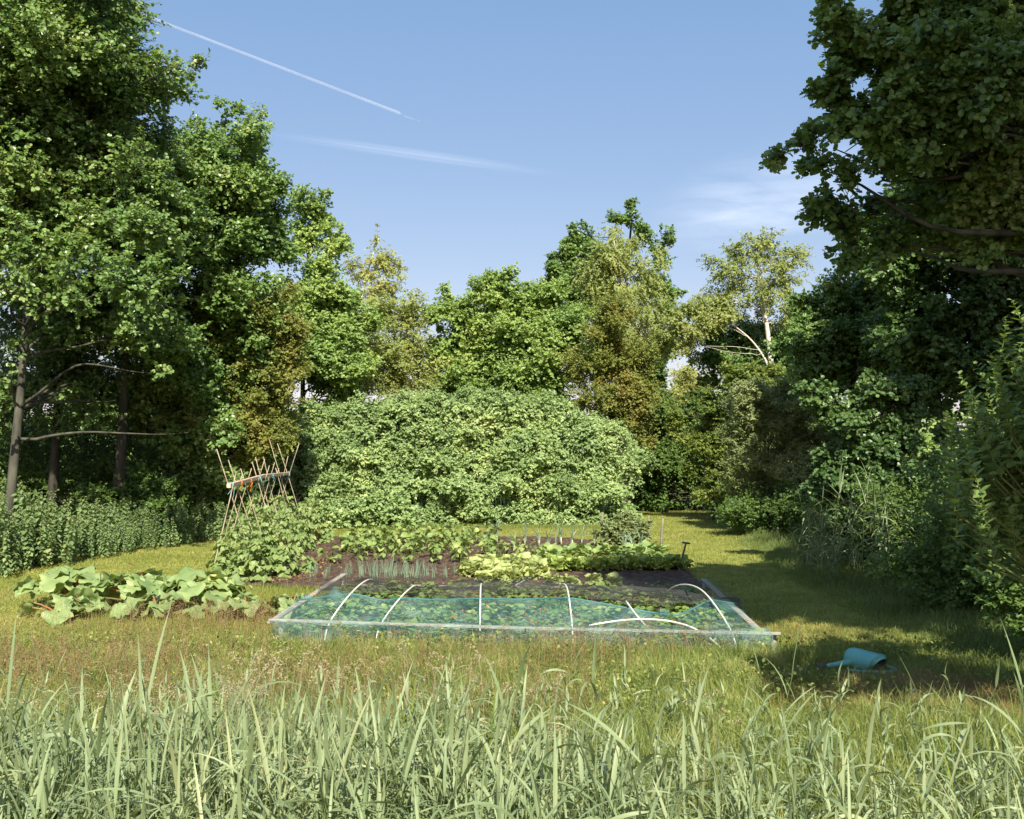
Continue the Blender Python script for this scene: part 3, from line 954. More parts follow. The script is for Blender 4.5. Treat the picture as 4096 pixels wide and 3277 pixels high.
tree("sallow", "fine-leaved grey-green sallow bush beside the path", (7.0, 27),
     [(770, 500, 27), (768, 440, 27)],
     E(27, (752, 405, 22, 18), (785, 405, 22, 22), (765, 432, 34, 20), (800, 440, 26, 24), (752, 455, 24, 16), (780, 472, 34, 20), (745, 485, 18, 14), (765, 502, 26, 14), (805, 490, 20, 20)),
     'sallow', 30000, 54, cat="shrub", tpl=LT_LANCE, size=.10, r0=.06, clump=.42, lift=.6, wid=1.3, bark='bark')
tree("alder", "lower alder with sunlit twiggy sprays above the reed clump", (6.5, 18.4),
     [(862, 560, 18.4), (860, 480, 18.4), (856, 400, 18.4)],
     E(18.2, (832, 395, 26, 12), (868, 392, 26, 14), (905, 402, 30, 14), (845, 432, 26, 18), (890, 440, 30, 16), (925, 430, 26, 14), (862, 472, 34, 18), (905, 480, 30, 18), (875, 508, 36, 14), (840, 512, 22, 14), (915, 515, 26, 18), (830, 472, 20, 18)),
     'alder_dimmed', 15000, 55, tpl=LT_ROUND, size=.10, r0=.08, clump=.30, twigs=True, nlimb=30, nup=.5, shell=.15)
tree("alder", "dark rounded alder between the white birch and the overhanging right tree", (9.6, 25),
     [(850, 500, 25), (852, 400, 25), (858, 280, 25)],
     E(25, (862, 262, 26, 22), (838, 285, 30, 22), (885, 290, 36, 30), (825, 318, 30, 22), (860, 325, 36, 26), (900, 340, 40, 32), (815, 350, 26, 22), (850, 365, 36, 20), (905, 385, 36, 22), (825, 385, 20, 16)),
     'alder', 32000, 56, tpl=LT_ROUND, size=.105, r0=.15, clump=.55)
tree("alder", "tall shaded alder behind the overhanging one at the right edge", (10.6, 21.3),
     [(1015, 560, 21.2), (1000, 420, 21), (985, 280, 21), (975, 150, 21)],
     E(21, (985, 175, 60, 45), (930, 200, 40, 34), (895, 235, 34, 28), (960, 250, 60, 40), (1010, 260, 50, 50), (905, 290, 30, 24), (945, 315, 50, 34), (1000, 345, 50, 40), (930, 365, 34, 24), (975, 395, 50, 26), (1035, 400, 40, 50), (950, 130, 40, 40)),
     'alder_dimmed', 46000, 57, tpl=LT_ROUND, size=.115, r0=.17, clump=.5, bark='bark_dark')
R1 = tree("alder", "overhanging alder with big glossy leaves reaching in from the upper right corner", (7.6, 10.8),
     [(1190, 400, 10.8), (1165, 200, 10.8), (1120, 40, 10.8), (1080, -150, 10.8)],
     E(10.8, (1010, 5, 55, 44), (935, 24, 52, 26), (868, 24, 34, 18), (985, 65, 52, 40, -.8), (920, 75, 46, 34), (868, 62, 30, 22, .4), (845, 98, 34, 16), (885, 112, 50, 24, -.8), (820, 130, 34, 14), (795, 152, 24, 10), (830, 160, 24, 12, .5), (940, 130, 52, 30, -.5), (1000, 140, 44, 34), (905, 160, 40, 22, .5),
       (812, 148, 24, 10), (858, 192, 22, 18), (838, 202, 24, 14, .3), (832, 226, 20, 16, .5), (852, 242, 24, 16, .6), (880, 225, 28, 20, .6), (822, 240, 12, 12, .6), (842, 40, 20, 20), (930, 205, 44, 26, .5), (985, 215, 44, 34, .3), (1050, 60, 30, 60), (1060, 200, 30, 60)),
     'alder', 42000, 58, tpl=LT_ROUND, size=.088, r0=.16, clump=.34, twigs=True, nlimb=46, per=8, nup=.6)

# the rest of the row of trees that stands just outside the frame on the right and behind: it shades the path
def off(x, y, z0, z1, rx, ry):
    """an ellipsoid in metres for a tree that no pixel frames"""
    return (CX + x * F / y, HY + (CAM_H - (z0 + z1) / 2) * F / y, rx * F / y, (z1 - z0) / 2 * F / y, y, ry)


T_OFF = tree("alder", "full alder of the row that shades the path from the right", (6.4, 2.9),
             [(CX + 6.3 * F / 2.9, HY + (CAM_H - z) * F / 2.9, 2.9) for z in (4, 8, 12)],
             [off(5.9, 2.9, 9.4, 13.6, 2.1, 1.6), off(8.2, 2.9, 6.0, 11.5, 2.1, 2.0), off(4.3, 2.9, 5.9, 7.3, .8, .9)],
             'alder', 16000, 70, tpl=LT_ROUND, size=.16, r0=.18, clump=.6, nlimb=14)
for (x, y, rz, sc_, lab) in [(10.6, 11.5, 2.0, 1.0, "alder outside the right edge, beside the overhanging alder"), (14.5, 15, 4.0, .85, "alder outside the right edge, behind the shaded alder"), (10.5, -2.5, 3.0, 1.0, "alder behind the camera at the right")]:
    copy_thing(T_OFF, (x, y, 0), rz, sc_, lab)

# goat willow at the right edge
def goat_willow():
    root = thing("goat_willow", "goat willow with upright leafy shoots poking in at the right edge", "shrub", (5.1, 8.2, 0))
    off = np.array([5.1, 8.2, 0])
    rng = np.random.default_rng(81)
    st, lf = MB(), MB()
    base = [np.array([5.1 + rng.normal() * .2, 8.2 + rng.normal() * .3, 0]) for _ in range(6)]
    for k in range(210):
        px = 948 + 130 * rng.random() ** .8
        lo = np.interp(px, [940, 960, 990, 1024, 1080], [470, 500, 510, 520, 530])
        hi = np.interp(px, [940, 958, 980, 1000, 1012, 1024, 1080], [455, 400, 372, 345, 330, 350, 330])
        py = hi + (lo - hi) * rng.random()
        if k < 9:
            px, py = [(958, 372), (975, 362), (990, 352), (1006, 318), (1018, 345), (948, 412), (968, 395), (1012, 300), (940, 440)][k]
        d = 7.9 + rng.normal() * .35
        tip = W(px, py, d)
        b = base[k % 6]
        low = tip + np.array([.16 + rng.normal() * .08, .05, -.42])
        knee = b * .6 + low * .4 + np.array([.25, 0, .35])
        up_ = bez(low, low * .4 + tip * .6 + np.array([.03, 0, 0]), tip, 7)
        p = np.concatenate([bez(b, knee, low, 6), up_[1:]])
        add_tube(st, p, np.linspace(.012, .002, len(p)), 5, False)
        n = 20
        t = np.linspace(0.02, 1, n)
        q = np.stack([np.interp(t * 6, np.arange(7), up_[:, a]) for a in range(3)], 1)
        ax = norm(up_[-1] - up_[0])
        an = np.arange(n) * 2.4 + rng.uniform(0, 6)
        s1 = norm(np.cross(ax, [0, 1, .2]))
        s2 = np.cross(ax, s1)
        rd = np.cos(an)[:, None] * s1 + np.sin(an)[:, None] * s2
        add_leaves(lf, LT_OVAL, q, rd * .9 + ax * .5 + rng.normal(size=(n, 3)) * .15, norm(ax * .8 - rd * .3 + UP * .4 + rng.normal(size=(n, 3)) * .25), .088 * (1.1 - .6 * t ** 3) * rng.uniform(.75, 1.15, n), 1.15)
    for m in (st, lf):
        m.v = [v - off for v in m.v]
    st.build("stems", M['stem'], root)
    lf.build("crown", M['willow'], root)


goat_willow()

# dim undergrowth under the right trees
for k, (x, y, r, h, lab, n) in enumerate([(6.6, 13.6, 1.2, 1.6, "near-black bramble mound under the right trees behind the reed clump", 6000), (8.4, 15.5, 1.7, 2.4, "dark leafy thicket between the shaded right trunks", 9000),
                                          (6.2, 10.3, .9, 1.5, "dark bramble mound under the goat willow", 5000), (7.2, 17.8, 1.2, 1.5, "dark bush at the back of the reed clump", 6000), (8.0, 22.5, 1.4, 2.0, "dim bush behind the lower alder", 7000),
                                          (6.9, 26.0, 1.1, 1.3, "low dim bush at the foot of the grey-green sallow", 6000), (5.6, 8.2, .6, .9, "small dark bramble at the right edge below the willow shoots", 3000)]):
    shade_shrub(40 + k, x, y, r, h, lab, 'elder', n, "bramble_bush", .085)

# far wood that closes the view
mb = MB()
es = []
rg = np.random.default_rng(9)
for a in np.arange(-62, 63, 2.0):
    d = rg.uniform(58, 75)
    x, y = d * math.sin(R(a)), d * math.cos(R(a))
    h = rg.uniform(4.0, 5.6)
    px = CX + x * F / y
    for zz in (h * .25, h * .65):
        es.append((px, HY + (CAM_H - zz) * F / y, 3.2 * F / y, h * .33 * F / y, y, 3.0))
crown(mb, es, 60000, 91, LT_DIAM, .42, clump=1.6, per=6)
tag(mb.build("distant_wood", M['alder_far']), "far wood seen as one mass in the gaps between the nearer trees", "wood", kind="stuff")

# ------------------------------------------------------------------ netted strawberry bed
FL, FR, RL, RR = np.array([-2.80, 11.55, .25]), np.array([2.80, 10.8, .23]), np.array([-2.66, 15.55, .25]), np.array([2.93, 15.2, .24])


def bed_frame():
    root = thing("bed_surround", "grey weathered timber frame on short posts round the netted strawberry bed", "bed frame", (0, 13, 0))
    off = np.array([0, 13.0, 0])

    def rail(a, b, wd, h, name="rail", bow=0.0):
        m = MB()
        a, b = np.asarray(a), np.asarray(b)
        midp = (a + b) / 2 + np.array([0, 0, -bow])
        add_box(m, a - off, midp - off, wd, h)
        add_box(m, midp - off, b - off, wd - .002, h - .002)
        m.build(name, M['rail'], root)

    rail(FL, FR + np.array([.10, 0, 0]), .06, .032, bow=.015)
    rail(FL + np.array([.0, .05, -.032]), RL + np.array([0.0, .3, -.0]), .085, .026)
    rail(FR + np.array([-.06, .05, -.03]), RR + np.array([0, .1, 0]), .085, .026)
    rail(RL + np.array([0, 0, -.13]), RR + np.array([0, 0, -.13]), .04, .03)
    for t, ex in ((.02, 0), (.25, 0), (.5, 0), (.74, 0), (.955, 0), (1.0, .05)):
        p = FL * (1 - t) + FR * t
        p = p + np.array([0, .09, 0])
        m = MB()
        rr = .03 if t < .9 else .034
        add_tube(m, [np.array([p[0] + ex, p[1], -.05]) - off, np.array([p[0] + ex, p[1], .1]) - off, np.array([p[0] + ex, p[1], p[2] - .025]) - off], [rr, rr * .97, rr * .95], 9)
        m.build("post", M['rail'], root)
    for a in (RL, RR):
        m = MB()
        add_tube(m, [np.array([a[0], a[1] + .05, -.05]) - off, np.array([a[0], a[1] + .05, .2]) - off], [.03, .03], 9)
        m.build("post", M['rail'], root)


bed_frame()

# white pipe hoops
HOOPS = []


def hoop(pts, lab, n=26, r=.0105):
    m = MB()
    pts = np.array(pts, float)
    t = np.linspace(0, len(pts) - 1, n)
    p = np.stack([np.interp(t, np.arange(len(pts)), pts[:, a]) for a in range(3)], 1)
    for _ in range(8):
        p[1:-1] = (p[:-2] + 2 * p[1:-1] + p[2:]) / 4
    c = p.mean(0) * np.array([1, 1, 0])
    add_tube(m, p - c, r, 8)
    o = m.build("hoop", M['plastic'], None, tuple(c))
    tag(o, lab, "hoop", "white pipe hoops of the strawberry bed")
    return p


def arch(xf, yf, xa, ya, za, xb, yb):
    return [(xf, yf, 0), (xf * .96 + xa * .04, yf + .02, .18), (xf * .7 + xa * .3, yf * .72 + ya * .28, za * .62), (xf * .3 + xa * .7, yf * .28 + ya * .72, za * .93), (xa, ya, za), (xa * .6 + xb * .4, ya * .6 + yb * .4, za * .92), (xa * .2 + xb * .8, ya * .2 + yb * .8, za * .5), (xb, yb, 0)]


hoop(arch(-2.15, 11.45, -1.93, 13.1, .50, -1.95, 14.9), "leaning white hoop nearest the left side rail of the netted bed")
hoop(arch(-1.55, 11.35, -1.30, 12.9, .44, -1.3, 14.7), "second white hoop from the left side rail, bending low under the net")
hoop(arch(-.36, 11.25, -.40, 12.7, .49, -.42, 14.6), "white hoop standing straight in the middle of the netted bed")
hoop(arch(.68, 11.15, .70, 12.7, .49, .66, 14.6), "tall straight white hoop right of the middle one, bare to its foot")
hoop(arch(2.42, 10.75, 2.35, 12.6, .50, 2.10, 14.4), "white hoop by the right side rail with its front leg outside the net")
HOOPS.append(hoop([W(589, 625.5, 11.4), W(602, 623, 11.4), W(625, 619.5, 11.4), W(652, 618.5, 11.4), W(680, 622, 11.35), W(705, 632, 11.0), W(723, 650, 10.75)], "fallen white hoop lying as a long flat arc over the front rail"))
hoop([W(626, 601, 12.3), W(633, 611, 12.0), W(640, 620, 11.7), W(646, 626, 11.5)], "loose straight end of white pipe slanting under the fallen arc", 10)
hoop([W(516, 585, 14.0), W(521, 582.5, 14.2), W(525, 580, 14.5)], "short white pipe piece lying in the black net behind the middle hoop", 6)

# teal net: pegged at the front foot, over the rail, up to the hoops; its top hem hangs in scallops
hx = np.array([-2.75, -1.98, -1.62, -1.36, -.95, -.40, .08, .68, 1.15, 1.65, 2.0, 2.18, 2.40, 2.80])
hz = np.array([.28, .43, .33, .39, .34, .42, .36, .43, .32, .24, .21, .26, .40, .28])
hyv = np.array([12.9, 12.45, 12.5, 12.35, 12.5, 12.1, 12.4, 12.1, 12.3, 12.2, 12.1, 12.2, 12.15, 12.6])
nu, nv = 150, 26
xs = np.linspace(-2.78, 2.80, nu)
rg = np.random.default_rng(44)
topz = np.interp(xs, hx, hz)
topy = np.interp(xs, hx, hyv)
for _ in range(4):
    topz[1:-1] = (topz[:-2] + 2 * topz[1:-1] + topz[2:]) / 4
fy = np.interp(xs, [-2.8, 2.8], [11.55, 10.8])
V = np.zeros((nu, nv, 3))
for jv in range(nv):
    t = jv / (nv - 1)
    if t < .22:                               # front curtain from the ground to the rail
        s = t / .22
        y = fy - .10 + .02 * s
        z = .01 + .25 * s
    else:
        s = (t - .22) / .78
        y = fy - .05 + (topy - fy + .05) * s
        sag = .06 * np.sin(PI * s) ** 1.0
        z = .265 + (topz - .265) * s ** .9 - sag * (.35 + .65 * (1 - np.clip((topz - .24) / .28, 0, 1)))
    V[:, jv, 0] = xs
    V[:, jv, 1] = y
    V[:, jv, 2] = z
wv = rg.normal(size=(nu, nv))
for _ in range(5):
    wv[1:-1] = (wv[:-2] + 2 * wv[1:-1] + wv[2:]) / 4
    wv[:, 1:-1] = (wv[:, :-2] + 2 * wv[:, 1:-1] + wv[:, 2:]) / 4
V[:, 7:-1, 2] += wv[:, 7:-1] * .16
V[:, :5, 1] += wv[:, :5] * .12
mb = MB()
i = np.arange(nu - 1)[:, None] * nv
j = np.arange(nv - 1)[None]
mb.add(V, np.stack([i + j, i + nv + j, i + nv + j + 1, i + j + 1], -1).reshape(-1, 4), True)
# the two short ends come down over the side rails
net_root = thing("teal_net", "fine teal garden net sagging in scallops over the front half of the strawberry bed", "net", (0, 12, 0))
mb.v = [v - np.array([0, 12, 0]) for v in mb.v]
mb.build("mesh_cloth", M['net'], net_root)
mb = MB()
add_tube(mb, V[:, -1] - np.array([0, 12, 0]), .012, 6)
mb.build("hem", M['netedge'], net_root)

# black net: gathered band over the rear half, open strip behind
bx = np.linspace(-2.62, 2.95, 120)
by0 = np.interp(bx, [-2.7, -1.2, .7, 2.0, 2.95], [13.5, 13.0, 13.0, 12.9, 12.75])
bz0 = np.interp(bx, [-2.7, -1.95, -1.3, -.4, .7, 1.5, 2.3, 2.95], [.34, .42, .40, .43, .43, .36, .33, .26])
V2 = np.zeros((120, 9, 3))
for jv in range(9):
    t = jv / 8
    V2[:, jv, 0] = bx
    V2[:, jv, 1] = by0 + (15.0 - by0) * t ** 1.3
    V2[:, jv, 2] = bz0 + .03 * math.sin(t * 3) + (.30 - bz0) * t ** 1.1
wv = rg.normal(size=(120, 9))
for _ in range(4):
    wv[1:-1] = (wv[:-2] + 2 * wv[1:-1] + wv[2:]) / 4
V2[:, :, 2] += wv * .05
i = np.arange(119)[:, None] * 9
j = np.arange(8)[None]
bn = thing("black_net", "black garden net drawn across the rear half of the strawberry bed", "net", (0, 13.8, 0))
o_ = np.array([0, 13.8, 0])
mb = MB()
mb.add(V2 - o_, np.stack([i + j, i + 9 + j, i + 10 + j, i + j + 1], -1).reshape(-1, 4), True)
mb.build("mesh_cloth", M['blacknet'], bn)
mb = MB()                                       # the thicker folded band along the front of the black net
V3 = np.zeros((120, 7, 3))
for jv in range(7):
    t = jv / 6
    V3[:, jv, 0] = bx
    V3[:, jv, 1] = by0 - .12 + .45 * t
    V3[:, jv, 2] = bz0 + .02 - .10 * (1 - t) + .03 * np.sin(t * 9 + bx * 3) + wv[:, jv] * .03
j = np.arange(6)[None]
i = np.arange(119)[:, None] * 7
mb.add(V3 - o_, np.stack([i + j, i + 7 + j, i + 8 + j, i + j + 1], -1).reshape(-1, 4), True)
mb.build("folded_band", M['blackband'], bn)


# strawberry plants
def strawberry(seed):
    rng = np.random.default_rng(seed)
    root = thing("strawberry_plant", "leafy strawberry plant in the rows under the teal and black nets", "strawberry plant", group="strawberry plants under the nets")
    lf, st, fr = MB(), MB(), MB()
    for k in range(24):
        a = rng.uniform(0, 6.28)
        r = rng.uniform(.04, .26)
        h = rng.uniform(.07, .22) * (1.15 - r)
        p = np.array([math.cos(a) * r, math.sin(a) * r, h])
        add_tube(st, bez((0, 0, 0), p * np.array([.4, .4, .9]), p, 4), .003, 4, False)
        hd = np.array([math.cos(a), math.sin(a), .1])
        s = rng.uniform(.065, .10)
        for da in (-1.3, 0, 1.3):
            c, sn = math.cos(a + da), math.sin(a + da)
            add_leaves(lf, LT_ROUND, p[None], np.array([[c, sn, rng.uniform(-.4, .2)]]), np.array([UP + rng.normal(size=3) * .35 + hd * .3]), s)
    st.build("stems", M['stem'], root)
    lf.build("leaves", M['strawberry'], root)
    if seed % 2 == 0:
        for k in range(3):
            a = rng.uniform(0, 6.28)
            r = rng.uniform(.16, .30)
            c = np.array([math.cos(a) * r, math.sin(a) * r, rng.uniform(.05, .15)])
            fr = MB()
            add_tube(fr, [c + UP * .014, c + UP * .009, c - UP * .004, c - UP * .016], [.004, .012, .011, .003], 7)
            fr.build("berry", M['berry'], root)
    else:
        for k in range(2):
            a = rng.uniform(0, 6.28)
            c = np.array([[math.cos(a) * .25, math.sin(a) * .25, rng.uniform(.1, .22)]])
            add_leaves(fr, LT_OVAL, c, rng.normal(size=(1, 3)), UP[None] + rng.normal(size=(1, 3)) * .4, .06, 1.3)
        fr.build("withered_leaves", M['deadleaf'], root)
    return root


SB = Kind([strawberry(s) for s in range(100, 105)])
rg = np.random.default_rng(77)
n = 0
for row, y in enumerate(np.arange(11.05, 15.1, .56)):
    for x in np.arange(-2.45, 2.75, .42):
        yf = 11.55 - .134 * (x + 2.8) + .30
        yy = yf + (y - 11.05) * (15.05 - yf) / 3.95 + rg.normal() * .06
        if x > 1.2 and 12.1 < yy < 12.7 and rg.random() < .55:
            continue
        n += 1
        SB.place(n, (x + rg.normal() * .06, yy, .02), rg.uniform(0, 6.28), rg.uniform(.75, 1.0))


# ------------------------------------------------------------------ climbing beans on canes
BA, BB = np.array([-4.93, 17.4, 1.60]), np.array([-5.62, 25.2, 1.64])


def bean_frame():
    root = thing("bean_trellis", "row of crossed bamboo canes tied to a pale raw timber bar for climbing beans", "bean frame", (-5.2, 21, 0))
    off = np.array([-5.2, 21.0, 0])
    rng = np.random.default_rng(5)
    m = MB()
    mid = (BA + BB) / 2 + np.array([0, 0, .055])
    add_box(m, BA - off, mid - off, .07, .075)
    m.build("bar", M['beam'], root)
    m = MB()
    add_box(m, mid - off + np.array([.004, 0, 0]), BB - off, .066, .072)
    m.build("bar", M['beam'], root)
    tops = [(228, 453.5, 247, 471), (245, 470, 252, 476), (258, 471, 257, 470), (262, 469, 252, 467), (270, 459, 273, 463), (273, 454, 270, 452), (280, 452, 283, 455), (282, 449, 288, 458)]
    feet = []
    for k in range(9):
        t = (k + .12) / 8.4
        c = BA * (1 - t) + BB * t
        c = c + np.array([0, 0, .04])
        for s in (-1, 1):
            foot = np.array([c[0] + s * rng.uniform(.42, .55), c[1] + rng.normal() * .08, -.1])
            if k == 0 and s < 0:
                foot = np.array([-5.15, 17.0, -.1])
            d = c + np.array([-s * .035, rng.normal() * .03, 0]) - foot
            ln = np.linalg.norm(d)
            d = d / ln
            over = rng.uniform(.12, .45)
            if k == 0 and s > 0:
                over = .62
            if k == 8:
                over = .75
            if k == 7 and s > 0:
                over = .85
            tip = foot + d * (ln + over) + np.array([rng.normal() * .03, 0, 0])
            m = MB()
            q = np.linspace(0, 1, 9)[:, None]
            p = foot * (1 - q) + tip * q + np.sin(q * PI) * rng.normal(size=3) * .018
            add_tube(m, p - off, .0100 * np.linspace(1.05, .8, 9) * np.where(np.arange(9) % 2 == 0, 1.06, .97), 7)
            m.build("cane", M['cane'], root)
            feet.append((foot, tip))
    for t, mt, nm in ((.015, 'twine_t', 'teal_twine'), (.13, 'twine_o', 'orange_twine'), (.26, 'twine_o', 'orange_twine'), (.4, 'twine_t', 'teal_twine'), (.62, 'twine_t', 'teal_twine'), (.97, 'twine_t', 'teal_twine')):
        c = BA * (1 - t) + BB * t + np.array([0, 0, .03 * (1 - abs(2 * t - 1))])
        m = MB()
        for k in range(3):
            a = np.linspace(0, 2 * PI, 13)
            ring = c + np.stack([np.cos(a) * .052, 0.02 * (k - 1) + 0 * a + .015 * np.sin(a), np.sin(a) * .055], 1)
            add_tube(m, ring - off, .005, 5, False)
        for k in range(3 if mt == 'twine_o' else 2):
            e = c + np.array([rng.normal() * .08, rng.normal() * .1, -.12 - .1 * rng.random()])
            add_tube(m, bez(c + np.array([.05, 0, -.03]), c + np.array([.09, 0, -.01]), e, 6) - off, .0045, 4, False)
        m.build(nm, M[mt], root)
    return feet


FEET = bean_frame()


def bean_plant(seed):
    rng = np.random.default_rng(seed)
    root = thing("bean_plant", "climbing bean plant at the foot of its cane", "bean plant", group="climbing beans on the canes")
    lf, st = MB(), MB()
    nv_ = 3
    for k in range(nv_):
        hgt = rng.uniform(.55, .9) if k else rng.uniform(1.0, 1.45)
        z = np.linspace(0, hgt, 22)
        p = np.stack([.03 * np.cos(z * 17 + k * 2) + (k - 1) * .08, .03 * np.sin(z * 17 + k * 2) + rng.normal() * .05, z], 1)
        p[:, 0] += .0 * z
        add_tube(st, p, .004, 4, False)
    n = 48
    z = rng.random(n) ** 1.25 * .80
    z[-7:] = rng.uniform(.8, 1.35, 7)
    rad = .36 * (1 - (z / 1.05).clip(0, .9)) * np.sqrt(rng.random(n)) + .05
    a = rng.uniform(0, 6.28, n)
    p = np.stack([np.cos(a) * rad, np.sin(a) * rad, z + .06], 1)
    for k in range(n):
        for da in (-1.25, 0, 1.25):
            hd = np.array([math.cos(a[k] + da * .9), math.sin(a[k] + da * .9), rng.uniform(-1.0, -.2)])
            s = rng.uniform(.09, .155) * (1.15 if z[k] < .7 else .8)
            add_leaves(lf, LT_HEART, (p[k] + hd * .02)[None], hd[None], np.array([UP * .75 + np.array([math.cos(a[k]), math.sin(a[k]), 0]) * .55 + rng.normal(size=3) * .3]), s, 1.05)
    st.build("stems", M['stem'], root)
    lf.build("leaves", M['bean'], root)
    return root


BP = Kind([bean_plant(s) for s in (210, 211, 212, 213)])
rg = np.random.default_rng(21)
k = 0
for (f, tp) in FEET:
    q = f + (tp - f) * .14
    s = 1 if f[0] > (BA[0] + (BB[0] - BA[0]) * (f[1] - BA[1]) / (BB[1] - BA[1])) else -1
    for rep in range(2):
        k += 1
        BP.place(k, (q[0] + (.06 if s < 0 else .12) + rg.normal() * .10 + rep * .16, f[1] + rep * .45 + rg.normal() * .08, .02), rg.uniform(0, 6.28), rg.uniform(.70, 1.0), tilt=(0, -s * -.22))
for x, y in ((-4.25, 16.75), (-3.95, 17.3), (-4.55, 17.0), (-3.85, 18.0), (-4.35, 17.7)):
    k += 1
    BP.place(k, (x, y, .02), rg.uniform(0, 6.28), .8)


# ------------------------------------------------------------------ vegetable rows
def bush_bean(seed, size=1.0):
    rng = np.random.default_rng(seed)
    root = thing("potato_plant", "leafy green vegetable plant in the rows on the dark soil", "vegetable plant", group="broad-leaved vegetable plants in rows")
    lf, st = MB(), MB()
    for k in range(17):
        a = rng.uniform(0, 6.28)
        h = rng.uniform(.08, .38)
        r = rng.uniform(.04, .22) * (1.2 - h)
        p = np.array([math.cos(a) * r, math.sin(a) * r, h])
        add_tube(st, bez((0, 0, 0), p * np.array([.25, .25, .7]), p, 4), np.linspace(.006, .003, 4), 4, False)
        d = np.array([math.cos(a), math.sin(a), rng.uniform(-.7, .35)])
        nb = UP + np.array([math.cos(a), math.sin(a), 0]) * .4 + rng.normal(size=3) * .35
        s = rng.uniform(.085, .145)
        big_leaf(lf, p - d * s * .3, d, norm(nb), s, s * .95, rng, 4, 4, .7, .05, .08, .05, ([0, .08, .3, .6, .85, 1], [.35, .8, 1, .8, .45, .05]))
    st.build("stems", M['stem'], root)
    lf.build("leaves", M['potato'], root)
    return root


PP = Kind([bush_bean(s) for s in range(300, 306)])
rg = np.random.default_rng(31)
k = 0
for ci, xc in enumerate([-3.55, -3.05, -2.62, -2.1, -1.6, -1.08, -.52]):
    ys = np.concatenate([np.arange(19.3 if ci < 6 else 20.3, 21.3, .62), np.arange(21.6, 24.9, .46)])
    for y in ys:
        if rg.random() < (.16 if y < 21.4 else .03):
            continue
        k += 1
        big = y > 21.4
        PP.place(k, (xc + rg.normal() * .08, y + rg.normal() * .10, .02), rg.uniform(0, 6.28), rg.uniform(.95, 1.2) if big else rg.uniform(.95, 1.2))
for x, y in [(.15, 20.2), (.55, 20.5), (-.1, 20.9), (.3, 21.3), (-.3, 19.6)]:
    k += 1
    PP.place(k, (x, y, .02), rg.uniform(0, 6.28), .9)


def onion(seed, n, h, name, lab, grp, spread=.03, wd=.011, lean=.25, shaft=False):
    rng = np.random.default_rng(seed)
    root = thing(name, lab, name.replace("_plant", ""), group=grp)
    m = MB()
    P = np.stack([rng.normal(size=n) * spread, rng.normal(size=n) * spread, np.full(n, .08 if shaft else 0.)], 1)
    add_blades(m, P, h * rng.uniform(.6, 1.1, n), rng.uniform(0, 6.28, n), rng.uniform(0, lean, n), wd, 4, rng.uniform(0, 6.28, n), peak=.25)
    m.build("leaves", M['onion'], root)
    if shaft:
        m = MB()
        add_tube(m, [(0, 0, -.02), (0, 0, .06), (.005, 0, .16)], [.016, .014, .012], 7)
        m.build("shaft", M['palestem'], root)
    return root


ON = Kind([onion(s, 9, .34, "onion_plant", "blue-green onion tuft in the row at the front of the soil", "onions in the front row") for s in (400, 401, 402)])
rg = np.random.default_rng(41)
k = 0
for x in np.arange(-3.4, -.35, .16):
    dense = -2.75 < x < -1.35
    for y in (16.9, 17.25, 17.6) if dense else (17.0, 17.7):
        if not dense and rg.random() < .45:
            continue
        k += 1
        ON.place(k, (x + rg.normal() * .04, y + rg.normal() * .08, .03), rg.uniform(0, 6.28), rg.uniform(.85, 1.3) if dense else rg.uniform(.6, 1.0), tilt=(rg.normal() * .1, rg.normal() * .1))
LK = Kind([onion(s, 8, .55, "leek_plant", "tall blue-green leek with a pale shaft behind the lettuces", "leeks standing on the bare soil", .012, .034, .95, True) for s in (410, 411, 412)])
for k, (x, y) in enumerate([(-.55, 22.6), (.05, 21.6), (.30, 23.2), (.62, 22.9), (.95, 21.8), (1.15, 23.3), (1.65, 23.6), (1.9, 23.0), (-.35, 23.8), (2.35, 23.2), (2.62, 21.7), (2.78, 21.7), (2.42, 21.5), (.8, 22.2), (1.35, 22.5)]):
    LK.place(k, (x, y, .03), k * 1.3, .85 + .12 * ((k * 7) % 3), tilt=(.05 * ((k % 3) - 1), .08 * ((k % 5) - 2) / 2))


def lettuce(seed, nl=34, hh=.19, rr=.16, mat='lettuce', name="lettuce", lab=None, grp=None):
    rng = np.random.default_rng(seed)
    root = thing(name, lab, "lettuce", group=grp)
    m = MB()
    for k in range(nl):
        a = k * 2.4 + rng.normal() * .2
        q = k / nl
        el = .25 + 1.05 * q + rng.normal() * .1
        d = np.array([math.cos(a) * math.cos(el), math.sin(a) * math.cos(el), math.sin(el)])
        ln = rng.uniform(.8, 1.1) * (rr * (1 - q) + hh * q)
        big_leaf(m, (d * .02 + UP * .02), d, norm(UP * 1.0 - d * .4 + rng.normal(size=3) * .35), ln * rng.uniform(.75, 1.15), ln * .72, rng, 6, 6, rng.uniform(.1, .9), .15, .12, .18, ([0, .1, .35, .7, .92, 1], [.25, .45, .8, 1, .8, .3]))
    m.build("leaves", M[mat], root)
    return root


